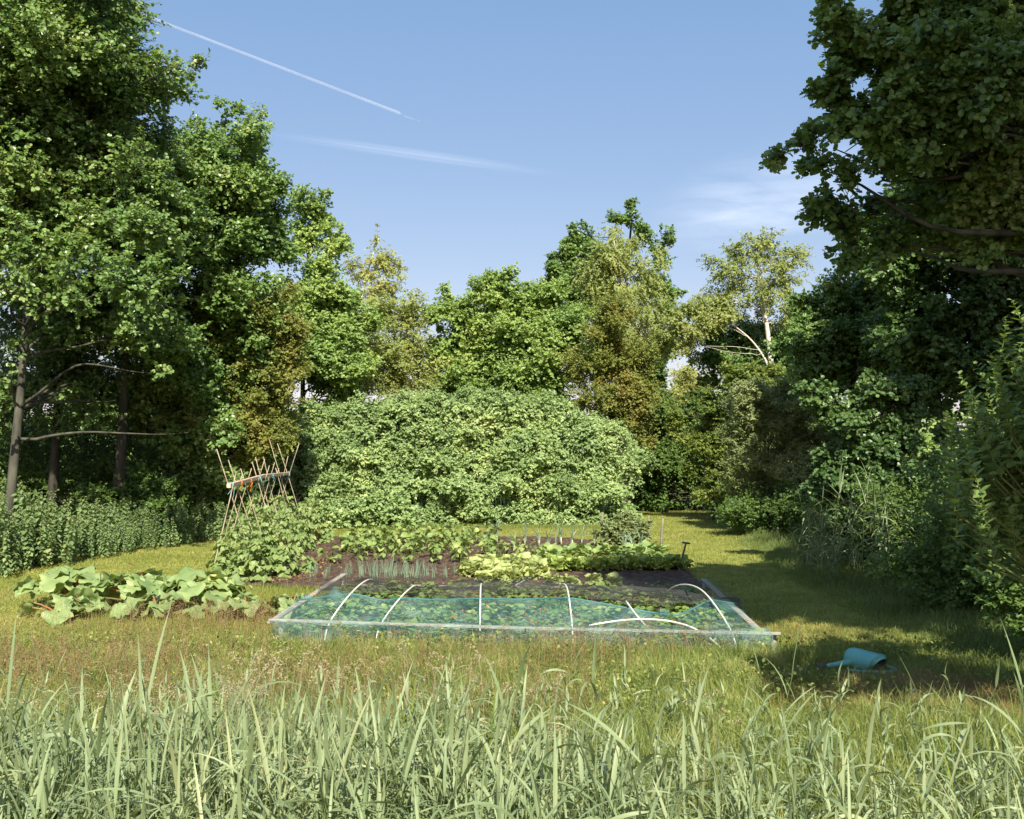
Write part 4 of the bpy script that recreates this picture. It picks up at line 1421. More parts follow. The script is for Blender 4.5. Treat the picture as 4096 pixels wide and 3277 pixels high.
LT = Kind([lettuce(s, lab="frilly pale yellow-green lettuce in the tall heaped patch", grp="lettuces in the heaped patch") for s in (500, 501, 502)])
rg = np.random.default_rng(51)
k = 0
for y in np.arange(16.6, 18.6, .27):
    for x in np.arange(-.72, .52, .27):
        if ((x + .1) / .78) ** 2 + ((y - 17.6) / 1.15) ** 2 > 1:
            continue
        k += 1
        LT.place(k, (x + rg.normal() * .05, y + rg.normal() * .05, .03), rg.uniform(0, 6.28), rg.uniform(.95, 1.25) * (1.5 - .5 * (((x + .1) / .78) ** 2 + ((y - 17.6) / 1.15) ** 2)))
small = [(.66, 16.35, .9, "small pale lettuce at the right end of the heaped patch"), (.92, 16.1, 1.05, "pale lettuce with upright yellow leaves alone behind the black net"), (1.32, 16.15, 1.0, "left one of the pair of pale lettuces on bare soil"), (1.62, 16.1, 1.05, "right one of the pair of pale lettuces on bare soil")]
for x, y, s, lab in small:
    k += 1
    o = LT.place(k, (x, y, .03), k, s, lab)
    o["group"] = "single lettuces behind the black net"

SP = Kind([lettuce(s, 20, .24, .18, 'chard', "spinach", "low crinkled green leaf plant in the row in front of the beets", "leaf plants in the front row") for s in (520, 521, 522)])
for o in SP.p:
    o["category"] = "spinach"
for kk, x in enumerate(np.arange(.62, 3.15, .19)):
    SP.place(kk, (x + rg.normal() * .03, 18.15 + rg.normal() * .05 + .08 * (x - .6), .03), rg.uniform(0, 6.28), rg.uniform(1.0, 1.25))
    if kk % 2 == 0:
        SP.place(kk + 1, (x + .08, 18.5 + .05 * x, .03), rg.uniform(0, 6.28), 1.1)


def chard(seed):
    rng = np.random.default_rng(seed)
    root = thing("beet_plant", "red-stalked beet plant with big crinkled leaves in the row behind the low leaf plants", "beet", group="red-stalked beets in the back row")
    lf, st = MB(), MB()
    for k in range(13):
        a = k * 2.4 + rng.normal() * .3
        el = rng.uniform(.75, 1.3)
        d = np.array([math.cos(a) * math.cos(el), math.sin(a) * math.cos(el), math.sin(el)])
        ls = rng.uniform(.12, .22)
        p = d * ls
        add_tube(st, bez((0, 0, 0), d * ls * .5 + UP * .02, p, 4), np.linspace(.010, .006, 4), 5, False)
        ln = rng.uniform(.22, .32)
        nb = norm(UP * .5 - np.array([math.cos(a), math.sin(a), 0]) * .9 + rng.normal(size=3) * .2)
        big_leaf(lf, p, norm(d + .25 * np.array([math.cos(a), math.sin(a), 0])), -nb if nb[2] < 0 else nb, ln * rng.uniform(.7, 1.1), ln * .55, rng, 8, 6, rng.uniform(.5, 1.5), .07, .1, .12, ([0, .1, .35, .7, .9, 1], [.3, .8, 1, .75, .45, .08]))
    st.build("stalks", M['redstalk'], root)
    lf.build("leaves", M['chard_dark'], root)
    return root


CH = Kind([chard(s) for s in (540, 541, 542, 543)])
k = 0
for row, y in enumerate((19.3, 19.9, 20.5)):
    for x in np.arange(.66 + row * .12, 3.05 - .1 * row, .30):
        k += 1
        CH.place(k, (x + rg.normal() * .05, y + rg.normal() * .06, .03), rg.uniform(0, 6.28), rg.uniform(.85, 1.15) * (.8 if row == 2 else 1))


# currant bush with posts and wire
tree("currant_bush", "round greyish green currant bush between the short wooden posts", (2.57, 23.0), [(624, 530, 23.0), (624, 522, 23)],
     E(23, (612, 534, 13, 10), (632, 533, 16, 12), (622, 525, 17, 8), (642, 540, 8, 8), (612, 542, 10, 6), (630, 543, 14, 6)), 'sallow', 3800, 601, cat="bush", tpl=LT_OVAL, size=.07, r0=.02, bark='stem', clump=.16, nlimb=14, wid=1.2)


def fence_post(x, y, h, r, lab, tilt=(0, 0), wires=()):
    root = thing("wooden_post", lab, "post", (x, y, 0), 0, "short round posts by the currant bush")
    m = MB()
    top = np.array([tilt[0], tilt[1], h])
    add_tube(m, [(0, 0, -.1), top * .3, top * .7, top], [r * 1.05, r, r * .97, r * .96], 10)
    m.build("shaft", M['post'], root)
    for z in wires:
        m = MB()
        a = np.linspace(0, 2 * PI, 13)
        add_tube(m, np.stack([np.cos(a) * (r + .004) + tilt[0] * z / h, np.sin(a) * (r + .004), z + .01 * np.sin(a)], 1), .005, 5, False)
        m.build("wire_loop", M['wire'], root)


fence_post(2.17, 24.2, .72, .032, "tall pale wooden post at the left of the currant bush", (.02, 0), (.18,))
fence_post(3.37, 24.6, .62, .026, "thin wooden post at the back right of the currant bush", (-.01, 0), (.36,))
fence_post(3.42, 23.0, .66, .032, "leaning wooden post at the front right of the currant bush", (.05, 0), (.2, .42))
fence_post(2.75, 25.8, .56, .035, "low wooden post half hidden behind the currant bush", (0, 0))


def fork():
    b = G(678.5, 572)
    root = thing("garden_fork", "dark wooden T-handled garden fork stuck upright at the right corner of the vegetable plot", "garden fork", b)
    top = W(686, 543, b[1] + .1) - b
    m = MB()
    add_tube(m, [top * .12, top * .5, top * .985], [.019, .018, .017], 8)
    m.build("shaft", M['forkwood'], root)
    m = MB()
    ax = norm(np.array([.95, -.2, -.12]))
    add_tube(m, [top - ax * .075, top - ax * .04, top, top + ax * .04, top + ax * .075], [.014, .019, .017, .019, .014], 8)
    m.build("handle", M['forkwood'], root)
    m = MB()
    add_tube(m, [top * .0 + UP * .0, top * .13], [.022, .024], 8)
    add_box(m, top * .04 + np.array([-.09, 0, 0]), top * .04 + np.array([.09, 0, 0]), .016, .02, .003)
    for s in (-.083, -.028, .028, .083):
        add_tube(m, [top * .04 + np.array([s, 0, 0]), np.array([s, .0, -.2])], [.007, .003], 6)
    m.build("tines", M['forkwood'], root)


fork()


# ------------------------------------------------------------------ watering can lying on its side in the grass
def watering_can():
    c = np.array([(863 - CX) * 9.95 / F, 9.95, .0])
    root = thing("watering_can", "turquoise plastic watering can lying on its side in the shaded grass", "watering can", c)
    m = MB()
    nst, ns = 13, 24
    ss = np.linspace(0, 1, nst)
    rows = []
    for s in ss:                                 # body axis runs left to right: base at the left, open top at the right
        x = -.17 + .34 * s
        ry = .125 * (1 - .10 * s) * (1 - .9 * max(0, (.10 - s) / .10) ** 2.5)
        rz = .115 * (1 - .14 * s) * (1 - .9 * max(0, (.10 - s) / .10) ** 2.5)
        a = np.arange(ns) * 2 * PI / ns
        ca, sa = np.cos(a), np.sin(a)
        rows.append(np.stack([np.full(ns, x) + .05 * s * sa, np.sign(ca) * np.abs(ca) ** .8 * ry, .112 + np.sign(sa) * np.abs(sa) ** .85 * rz], 1))
    rows = np.array(rows)
    rows = np.concatenate([rows, rows[-1:] * np.array([1, .86, 1]) + np.array([0.0, 0, 0]), ])
    rows[-1, :, 2] = .112 + (rows[-1, :, 2] - .112) * .86
    deep = rows[-1].copy()
    rot = R(-58)
    Rz = np.array([[math.cos(rot), -math.sin(rot), 0], [math.sin(rot), math.cos(rot), 0], [0, 0, 1]])
    V_ = rows.reshape(-1, 3) @ Rz.T
    i = np.arange(len(rows) - 1)[:, None] * ns
    j = np.arange(ns)[None]
    q = np.stack([i + j, i + (j + 1) % ns, i + ns + (j + 1) % ns, i + ns + j], -1).reshape(-1, 4)
    m.add(V_, [q, np.arange(ns)[::-1][None]], True)
    m.build("body", M['can'], root)
    m = MB()                                     # inside of the mouth, its shade put into dark grey colour
    inner = np.concatenate([rows[-1] * np.array([1, .97, 1]), rows[-1] * np.array([1, .8, 1]) - np.array([.12, 0, 0])]) @ Rz.T
    jj = np.arange(ns)
    m.add(inner, [np.stack([jj, (jj + 1) % ns, ns + (jj + 1) % ns, ns + jj], -1), (ns + jj)[None]])
    m.build("inside", M['rose_mouth_shade'], root)
    m = MB()                                     # hood over half of the opening
    a = np.linspace(-.2, PI + .2, 14)
    e = []
    for s in (0, .5, 1):
        e.append(np.stack([np.full(14, .165 + .035 * s) + .045 * np.sin(a), np.cos(a) * (.112 - .03 * s), .112 + np.sin(a) * (.099 - .035 * s)], 1))
    V_ = np.array(e).reshape(-1, 3) @ Rz.T
    i = np.arange(2)[:, None] * 14
    j = np.arange(13)[None]
    m.add(V_, np.stack([i + j, i + j + 1, i + 15 + j, i + 14 + j], -1).reshape(-1, 4), True)
    m.build("hood", M['can'], root)
    m = MB()                                     # loop handle across the mouth, towards the viewer
    p = np.array([(-.20, -.16, .055), (-.14, -.24, .06), (.0, -.27, .06), (.10, -.27, .06), (.20, -.26, .06), (.27, -.20, .065), (.20, -.10, .08)])
    t = np.linspace(0, 6, 26)
    p = np.stack([np.interp(t, np.arange(7), p[:, a_]) for a_ in range(3)], 1)
    for _ in range(4):
        p[1:-1] = (p[:-2] + 2 * p[1:-1] + p[2:]) / 4
    add_tube(m, p, .017, 8)
    m.build("handle", M['can'], root)
    m = MB()
    p = np.array([(-.10, .0, .10), (-.24, -.02, .085), (-.38, -.04, .07)])
    p = p @ np.array([[1, 0, 0], [0, 1, 0], [0, 0, 1]])
    add_tube(m, bez(*p, n=8), np.linspace(.042, .020, 8), 10)
    m.build("spout", M['can'], root)
    m = MB()
    d = norm(np.array([-.12, -.02, -.01]))
    e = np.array([-.38, -.04, .07])
    add_tube(m, [e, e + d * .03, e + d * .07, e + d * .08], [.022, .028, .048, .046], 12)
    m.build("rose", M['rose_mouth_shade'], root)


watering_can()


# ------------------------------------------------------------------ rhubarb
def rhubarb(seed, x, y, n, s, lab, h=.5):
    rng = np.random.default_rng(seed)
    root = thing("rhubarb_plant", lab, "rhubarb", (x, y, 0), 0, "rhubarb clumps left of the netted bed")
    lf, st = MB(), MB()
    for k in range(n):
        a = rng.uniform(0, 6.28)
        q = rng.random()
        rr = s * (.12 + .5 * q)
        hz_ = h * rng.uniform(.55, 1.0) * (1 - .45 * q)
        p = np.array([math.cos(a) * rr, math.sin(a) * rr, hz_])
        add_tube(st, bez((math.cos(a) * .05, math.sin(a) * .05, 0), p * np.array([.45, .45, .8]), p, 5), np.linspace(.016, .010, 5), 6, False)
        d = np.array([math.cos(a), math.sin(a), rng.uniform(-.55, .15)])
        ln = s * rng.uniform(.22, .42)
        big_leaf(lf, p - d * ln * .15, d, norm(UP + np.array([math.cos(a), math.sin(a), 0]) * .35 + rng.normal(size=3) * .25), ln, ln * 1.05, rng, 12, 10, rng.uniform(.3, 1.1), .10, .05, .20, ([0, .06, .25, .5, .75, .92, 1], [.45, .85, 1, .92, .68, .35, .06]))
    st.build("stalks", M['rhubstalk'], root)
    lf.build("leaves", M['rhubarb'], root)


for a in [(700, -6.35, 14.4, 20, 1.0, "rhubarb clump at the far left with pale crumpled leaves"), (701, -5.35, 14.3, 18, 1.0, "rhubarb clump with one dark upright leaf in the middle of the patch"),
          (702, -4.3, 13.9, 18, 1.0, "rhubarb clump with the largest leaves, shading the ground under it"), (703, -4.6, 13.1, 12, .85, "low rhubarb clump at the front of the patch"),
          (704, -3.45, 13.0, 10, .7, "small pale rhubarb clump with yellowing leaves"), (705, -2.95, 13.2, 8, .62, "smallest rhubarb clump, nearest the left rail of the netted bed"), (706, -5.9, 13.2, 10, .8, "rhubarb leaves flopping into the brown grass at the left front")]:
    rhubarb(a[0], a[1], a[2], int(a[3] * 2.1), *a[4:], h=.55 if a[3] > 15 else .34)


# ------------------------------------------------------------------ nettles
def nettle(seed, h=1.5):
    rng = np.random.default_rng(seed)
    root = thing("nettle", "tall stinging nettle in the bank of nettles at the left edge of the lawn", "nettle", group="nettles at the left edge of the lawn")
    st, lf, fl = MB(), MB(), MB()
    for sidx in range(3):
        b = rng.normal(size=3) * np.array([.10, .10, 0])
        lean = rng.normal(size=2) * .12
        hh = h * rng.uniform(.8, 1.05)
        z = np.linspace(0, hh, 8)
        p = np.stack([b[0] + lean[0] * (z / hh) ** 2, b[1] + lean[1] * (z / hh) ** 2, z], 1)
        add_tube(st, p, np.linspace(.006, .003, 8), 5, False)
        for k in range(22):
            t = .12 + .88 * k / 21
            q = np.array([np.interp(t * hh, z, p[:, c]) for c in range(3)])
            for s in (0, PI):
                a = k * 1.57 + s + rng.normal() * .3
                d = np.array([math.cos(a), math.sin(a), rng.uniform(-.9, -.1)])
                sz = rng.uniform(.10, .185) * (1.05 - .62 * t ** 3)
                add_leaves(lf, LT_OVAL, (q + d * .02)[None], d[None], np.array([UP * .8 + d * .5 + rng.normal(size=3) * .2]), sz, 1.15)
            if t > .6:
                for e in range(2):
                    a = rng.uniform(0, 6.28)
                    e_ = q + np.array([math.cos(a) * .07, math.sin(a) * .07, -.04])
                    nn = 5
                    tt = np.linspace(.3, 1, nn)[:, None]
                    add_leaves(fl, LT_DIAM, q + (e_ - q) * tt, rng.normal(size=(nn, 3)), rng.normal(size=(nn, 3)), .022, 1.5)
    st.build("stems", M['stem'], root)
    lf.build("leaves", M['nettle'], root)
    fl.build("catkins", M['sallow'], root)
    return root


NT = Kind([nettle(s) for s in range(800, 806)])
rg = np.random.default_rng(81)
k = 0
for y in np.arange(16.6, 23.0, .36):
    le = np.interp(y, [16.5, 18.2, 21.8, 23.0], [-8.75, -8.85, -8.05, -7.85])
    for dx in np.arange(.12, 2.0 if y < 20 else 1.5, .30):
        x = le - dx
        if (x / y) < -.56:
            continue
        k += 1
        s = np.interp(y, [16.5, 19.5, 21.5, 23], [1.0, 1.05, .72, .55]) * (.50 + .50 * min(1, dx / .8)) * rg.uniform(.66, 1.2)
        NT.place(k, (x + rg.normal() * .1, y + rg.normal() * .1, 0), rg.uniform(0, 6.28), s, tilt=(rg.normal() * .11, rg.normal() * .11))
lab2 = "low nettle in the shadowy second bank behind the bean poles"
for y in np.arange(22.9, 28.6, .33):
    le = np.interp(y, [22.9, 24.7, 28.5], [-7.9, -7.1, -5.7])
    for dx in np.arange(.05, 1.5, .28):
        k += 1
        o = NT.place(k, (le - dx + rg.normal() * .1, y + rg.normal() * .12, 0), rg.uniform(0, 6.28), rg.uniform(.48, .78) * (.75 + .25 * min(1, dx)), lab2, (rg.normal() * .12, rg.normal() * .12))
        o["group"] = "low nettles behind the bean poles"

# ------------------------------------------------------------------ grasses
rg = np.random.default_rng(1001)


def scatter(n, y0, y1, x0f, x1f, rng, pw=1.0):
    """points over the visible wedge, denser towards the viewer"""
    y = y0 + (y1 - y0) * rng.random(n) ** pw
    u = rng.random(n)
    x0, x1 = x0f(y), x1f(y)
    return np.stack([x0 + (x1 - x0) * u, y, np.zeros(n)], 1)


def cut(P, *polys):
    keep = np.ones(len(P), bool)
    for p in polys:
        keep &= ~in_poly(P[:, 0], P[:, 1], p)
    return P[keep]


BEDP = [(-2.85, 11.45), (2.85, 10.75), (3.0, 15.3), (-2.72, 15.6)]
LB = (lambda y: np.maximum(left_edge(y) - .3, -.56 * y))
RB = (lambda y: np.minimum(right_edge(y) + .3, .56 * y))


def patch(P, s, seed, k=5):
    """smooth patchiness value in 0..1"""
    r = np.random.default_rng(seed)
    v = np.zeros(len(P))
    for _ in range(k):
        a = r.uniform(0, 6.28)
        f = s * r.uniform(.6, 1.8)
        v += np.sin(f * (P[:, 0] * math.cos(a) + P[:, 1] * math.sin(a)) + r.uniform(0, 6.28))
    return .5 + .5 * np.tanh(v / math.sqrt(k))


# mown lawn
P = cut(scatter(330000, 10.6, 37, LB, RB, rg, 1.25), SOIL, BEDP)
mb = MB()
n = len(P)
pt = patch(P, 1.4, 2)
add_blades(mb, P, (.025 + .05 * rg.random(n) ** 1.5) * (.6 + .8 * pt), rg.uniform(0, 6.28, n), rg.uniform(.2, 1.3, n), .007 + .009 * rg.random(n), 1, rg.uniform(0, 6.28, n))
P = cut(scatter(26000, 11.0, 16.0, lambda y: -5.4 + 0 * y, lambda y: -2.6 + 0 * y, rg), SOIL, BEDP)
add_blades(mb, P, .06 + .12 * rg.random(len(P)), rg.uniform(0, 6.28, len(P)), rg.uniform(.2, 1.0, len(P)), .006, 2, rg.uniform(0, 6.28, len(P)))
tag(mb.build("lawn_grass", M['lawn']), "short sunlit yellow-green lawn grass round the vegetable plot", "grass", kind="stuff")

# unmown grass between the reeds and the bed
mb = MB()
P = cut(scatter(150000, 5.0, 11.5, lambda y: -.56 * y, lambda y: np.minimum(.56 * y, 5.6), rg, .9), BEDP, [(2.75, 9.9), (5.2, 9.9), (5.2, 12), (2.75, 12)])
n = len(P)
pt = patch(P, 2.2, 4)
add_blades(mb, P, (.10 + .24 * rg.random(n)) * (.55 + .8 * pt) * np.interp(P[:, 1], [5, 9, 11.5], [1.25, .9, .55]), 6.28 * patch(P, 3.2, 41) + rg.normal(size=n) * .9, rg.uniform(.2, 1.7, n) * (.5 + .8 * patch(P, 2.7, 43)), .004 + .006 * rg.random(n) ** 2, 3, rg.uniform(0, 6.28, n))
Q = cut(scatter(26000, 5.6, 11.3, lambda y: -.56 * y, lambda y: np.minimum(.56 * y, 4.6), rg), BEDP)
Q = Q[patch(Q, 2.4, 47) > .45]
Q[:, 2] = rg.uniform(.02, .22, len(Q))
add_leaves(mb, LT_OVAL, Q, runit(rg, len(Q)) + UP * .2, norm(UP + runit(rg, len(Q)) * .7), rg.uniform(.018, .05, len(Q)), rg.uniform(.6, 1.5, len(Q)))
P = scatter(26000, 3.9, 7.5, lambda y: -.56 * y, lambda y: .56 * y, rg)
n = len(P)
pt = patch(P, 2.0, 14)
add_blades(mb, P, (.25 + .40 * rg.random(n)) * (.6 + .5 * pt), rg.uniform(0, 6.28, n), rg.uniform(.05, .9, n), .004 + .004 * rg.random(n), 4, rg.uniform(0, 6.28, n))
P = cut(scatter(24000, 9.2, 12.2, lambda y: 2.7 + 0 * y, lambda y: 5.2 + 0 * y, rg), BEDP)
n = len(P)
add_blades(mb, P, .03 + .09 * rg.random(n) ** 2, rg.uniform(0, 6.28, n), rg.uniform(.2, 1.1, n), .006, 2, rg.uniform(0, 6.28, n))
P = scatter(6500, 10.2, 10.9, lambda y: -3.2 + 0 * y, lambda y: 3.4 + 0 * y, rg)
P[:, 1] = P[:, 1] - (P[:, 0] + 2.8) * .11 + .45
add_blades(mb, P, .10 + .22 * rg.random(len(P)), rg.uniform(0, 6.28, len(P)), rg.uniform(.1, .8, len(P)), .005, 3, rg.uniform(0, 6.28, len(P)))
tag(mb.build("meadow_grass", M['meadow']), "unmown yellow-green grass between the reeds and the netted bed", "grass", kind="stuff")

# shaded longer grass along the right side of the path, and rough tufts
mb = MB()
P = scatter(52000, 7.0, 37, lambda y: right_edge(y) - .15, lambda y: right_edge(y) + 1.5, rg, 1.1)
n = len(P)
pt = patch(P, 2.0, 6)
add_blades(mb, P, (.08 + .24 * rg.random(n)) * (.4 + .9 * pt) * np.clip(.45 + (P[:, 0] - right_edge(P[:, 1])) * 1.0, .3, 1.1), rg.uniform(0, 6.28, n), rg.uniform(.1, 1.0, n), .006 + .004 * rg.random(n), 3, rg.uniform(0, 6.28, n))
P = scatter(9000, 28.4, 29.3, lambda y: -6.2 + 0 * y, lambda y: 3.4 + 0 * y, rg)
add_blades(mb, P, .04 + .10 * rg.random(len(P)), rg.uniform(0, 6.28, len(P)), rg.uniform(.1, 1.0, len(P)), .008, 2, rg.uniform(0, 6.28, len(P)))
tag(mb.build("verge_grass", M['verge']), "longer grass on the shaded verge along the right side of the path", "grass", kind="stuff")


# fine brown bent grass in flower
def panicles(mb, P, h, n_sp, spread, size, rng, lean=.25, stemw=.0022):
    n = len(P)
    az = rng.uniform(0, 6.28, n)
    hd = np.stack([np.cos(az), np.sin(az), np.zeros(n)], 1) * (lean * h * rng.random(n))[:, None]
    top = P + hd + UP * h[:, None]
    sv = runit(rng, n) * stemw
    sv[:, 2] = 0
    mid = P + hd * .3 + UP * (h * .55)[:, None]
    v = np.stack([P - sv, P + sv, mid - sv, mid + sv, top], 1)
    b = (np.arange(n) * 5)[:, None, None]
    mb.add(v.reshape(-1, 3), [(np.array([[0, 1, 3, 2]])[None] + b).reshape(-1, 4), (np.array([[2, 3, 4]])[None] + b).reshape(-1, 3)])
    t = rng.random((n, n_sp))
    c = top[:, None] - (UP * (t * spread * 2.2)[..., None]) + hd[:, None] * 0.05 + rng.normal(size=(n, n_sp, 3)) * (spread * (.25 + .55 * t))[..., None] * np.array([1, 1, .3])
    c = c.reshape(-1, 3)
    add_leaves(mb, LT_DIAM, c, rng.normal(size=c.shape) * .6 + UP * .5, runit(rng, len(c)), size * rng.uniform(.7, 1.4, len(c)), .8)


mb = MB()
P = cut(scatter(7600, 7.6, 12.6, lambda y: -.56 * y, lambda y: np.interp(y, [7.6, 9.5, 11, 12.6], [.5, 1.2, 3.0, -2.6]), rg), BEDP)
k = patch(P, 1.6, 8)
P = P[rg.random(len(P)) < .12 + .95 * k ** 2]
panicles(mb, P, rg.uniform(.20, .46, len(P)), 24, .06, .011, rg)
tag(mb.build("flowering_bent_grass", M['panicle']), "reddish brown haze of fine flowering grass in front of the rhubarb", "grass", kind="stuff")

# dried grass heap and patches
mb = MB()
P = np.stack([rg.normal(3.75, .38, 9000), rg.normal(8.55, .42, 9000), np.abs(rg.normal(.03, .03, 9000))], 1)
add_blades(mb, P, .10 + .18 * rg.random(9000), rg.uniform(0, 6.28, 9000), rg.uniform(1.0, 1.7, 9000), .004, 3, rg.uniform(0, 6.28, 9000))
P = np.stack([rg.normal(3.55, .5, 2600), rg.normal(12.0, .38, 2600), np.zeros(2600)], 1)
add_blades(mb, P, .04 + .05 * rg.random(2600), rg.uniform(0, 6.28, 2600), rg.uniform(.6, 1.6, 2600), .005, 2, rg.uniform(0, 6.28, 2600))
P = np.stack([rg.uniform(-3.5, 3, 5000), rg.uniform(7.5, 10.4, 5000), np.zeros(5000)], 1)
P = P[patch(P, 2.6, 12) > .78]
add_blades(mb, P, .12 + .15 * rg.random(len(P)), rg.uniform(0, 6.28, len(P)), rg.uniform(.5, 1.6, len(P)), .005, 3, rg.uniform(0, 6.28, len(P)))
tag(mb.build("dry_grass", M['dry']), "rust-brown dried mown grass lying at the lower right and in patches", "grass", kind="stuff")

# yellow flowers and fallen leaves
mb = MB()
P = scatter(150, 7.6, 11.4, lambda y: -.5 * y, lambda y: -.5 + 0 * y, rg)
P[:, 2] = rg.uniform(.14, .30, len(P))
for a in range(4):
    add_leaves(mb, LT_DIAM, P, np.tile([math.cos(a * 1.57), math.sin(a * 1.57), .5], (len(P), 1)), np.tile(UP, (len(P), 1)), .011, 1.6)
tag(mb.build("buttercups", M['buttercup']), "scattered tiny yellow buttercup flowers in the brown grass", "flowers", kind="stuff")
mb = MB()
P = scatter(900, 11, 30, lambda y: left_edge(y) + .2, RB, rg)
P = P[~in_poly(P[:, 0], P[:, 1], BEDP)]
Q = np.stack([rg.uniform(-5, 1.6, 900), rg.uniform(16.2, 24.5, 900), np.full(900, .02)], 1)
Q = Q[in_poly(Q[:, 0], Q[:, 1], SOIL)]
P[:, 2] = .035
Q[:, 2] = .06
Q2 = np.stack([rg.normal(-3.75, .22, 420), rg.uniform(16.4, 20, 420), np.full(420, .06)], 1)
P = np.concatenate([P, Q, Q2])
add_leaves(mb, LT_OVAL, P, runit(rg, len(P)) * np.array([1, 1, .2]), norm(UP + rg.normal(size=(len(P), 3)) * .35), rg.uniform(.025, .055, len(P)), 1.2)
tag(mb.build("fallen_leaves", M['litter']), "small tan fallen leaves strewn over lawn and soil", "leaves", kind="stuff")


# ------------------------------------------------------------------ reeds
def reed_blade(mb, base, az, el0, bend, ln, wd, rng, segs=8, twist=0.0):
    t = np.linspace(0, 1, segs + 1)
    el = el0 - bend * t ** 1.3
    ds = ln / segs
    hd = np.array([math.cos(az), math.sin(az), 0])
    x = np.concatenate([[0], np.cumsum(np.cos(el[:-1]) * ds)])
    z = np.concatenate([[0], np.cumsum(np.sin(el[:-1]) * ds)])
    c = base + hd * x[:, None] + UP * z[:, None]
    sv = np.array([-math.sin(az), math.cos(az), 0])
    w_ = wd * np.interp(t, [0, .06, .3, .65, 1], [.45, .75, 1, .72, .02])
    tw = twist * t
    up_l = np.stack([-np.sin(el) * hd[0], -np.sin(el) * hd[1], np.cos(el)], 1)
    s = sv * np.cos(tw)[:, None] + up_l * np.sin(tw)[:, None]
    v = np.stack([c - s * w_[:, None] / 2 + up_l * (w_ * .13)[:, None], c, c + s * w_[:, None] / 2 + up_l * (w_ * .13)[:, None]], 1)
    i = np.arange(segs)[:, None] * 3
    j = np.arange(2)[None]
    mb.add(v.reshape(-1, 3), np.stack([i + j, i + j + 1, i + j + 4, i + j + 3], -1).reshape(-1, 4), True)


def reed_mesh(lf, st, rng, h, off=(0, 0, 0), wide=1.0):
    off = np.array(off, float)
    lean = rng.normal(size=2) * .12
    z = np.linspace(0, h, 7)
    p = off + np.stack([lean[0] * (z / h) ** 2, lean[1] * (z / h) ** 2, z], 1)
    add_tube(st, p, np.linspace(.0045, .0018, 7), 5, False)
    nl = rng.integers(8, 12)
    a0 = rng.uniform(0, 6.28)
    for k in range(nl):
        t = .22 + .76 * k / (nl - 1)
        b = np.array([np.interp(t, z / h, p[:, c]) for c in range(3)])
        az = a0 + k * PI + rng.normal() * .55
        topk = k == nl - 1
        el = rng.uniform(.25, 1.25) if not topk else rng.uniform(1.15, 1.5)
        ln = h * rng.uniform(.28, .54) * (1 - .25 * abs(t - .6))
        reed_blade(lf, b, az, el, rng.uniform(.3, 2.5) if not topk else rng.uniform(0, .6), ln, wide * .0175 * rng.uniform(.6, 1.35), rng, 8, rng.normal() * .7)


def reed_proto(seed, h, lab, grp):
    rng = np.random.default_rng(seed)
    root = thing("reed", lab, "reed", group=grp)
    lf, st = MB(), MB()
    reed_mesh(lf, st, rng, h)
    st.build("stem", M['stem'], root)
    lf.build("leaves", M['reed'], root)
    return root


RD = Kind([reed_proto(900 + s, 1.0, "grey-green reed with arching blades in the foreground reed bed", "reeds of the foreground reed bed") for s in range(14)])
rg = np.random.default_rng(901)
spots = []
while len(spots) < 2100:
    y = rg.uniform(3.7, 8.2)
    x = rg.uniform(-.60, .60) * y
    px = CX + x * F / y
    dens = 1.0 if px < 560 else np.interp(px, [560, 700, 1024], [.85, .45, .30])
    dens *= np.interp(y, [3.7, 5.6, 6.6, 8.2], [1, .85, .42, .04])
    dens *= .35 + .9 * float(patch(np.array([[x, y, 0.0]]), 1.7, 55)[0])
    if rg.random() > dens:
        continue
    top = np.interp(px, [0, 100, 200, 300, 400, 500, 600, 700, 820, 900, 1024], [706, 716, 714, 718, 712, 708, 728, 748, 738, 756, 740])
    top += rg.exponential(26) - 14 - 12 * (rg.random() < .15)
    h = CAM_H - (top - HY) * y / F
    h = min(max(h, .55), 1.02) * (rg.uniform(.5, .85) if rg.random() < .9 else rg.uniform(.85, 1.02))
    spots.append((x, y, h))
spots.sort(key=lambda s_: s_[1])
for k, (x, y, h) in enumerate(spots[:285]):
    RD.place(k, (x, y, 0), rg.uniform(0, 6.28), h, tilt=(rg.normal() * .06, rg.normal() * .06))
lf, st = MB(), MB()
for x, y, h in spots[285:]:
    reed_mesh(lf, st, rg, h, (x, y, 0))
rb = thing("reed_bed", "further reeds of the foreground bed seen as one pale green mass", "reeds")
rb["kind"] = "stuff"
st.build("stems", M['stem'], rb)
lf.build("leaves", M['reed'], rb)
# single taller reeds
for x, y, h, lab in [(-2.12, 5.3, .92, "tall reed rising above the others at the left before the rhubarb"), (-1.45, 5.6, .88, "tall reed with dark bent blades left of the iris tuft"), (.55, 5.4, .95, "thin reed spearing up in front of the middle of the front rail"),
                     (1.05, 5.2, .85, "reed with two wide blades before the right half of the front rail"), (1.45, 5.6, .95, "lone reed whose tip crosses the front rail near the corner post"), (2.0, 5.2, .85, "lone arching reed below the watering can"), (2.52, 4.9, 1.05, "tall reed with a long pale blade at the right edge"), (2.6, 5.3, .85, "reed with arching blades low at the right edge")]:
    RD.place(int(rg.integers(0, 14)), (x, y, 0), rg.uniform(0, 6.28), h, lab)

# the reed clump beside the path on the right
RC = Kind([reed_proto(960 + s, 1.0, "reed in the clump between the path and the lower alder on the right", "reeds of the clump beside the path") for s in range(5)])
for k in range(75):
    y = rg.uniform(16.0, 19.6)
    x = right_edge(y) + .15 + 1.35 * rg.random()
    RC.place(k, (x, y, 0), rg.uniform(0, 6.28), rg.uniform(.8, 1.6) * np.interp(x - right_edge(y), [0, .7], [.55, 1.0]), tilt=(rg.normal() * .12, -.10 + rg.normal() * .12))


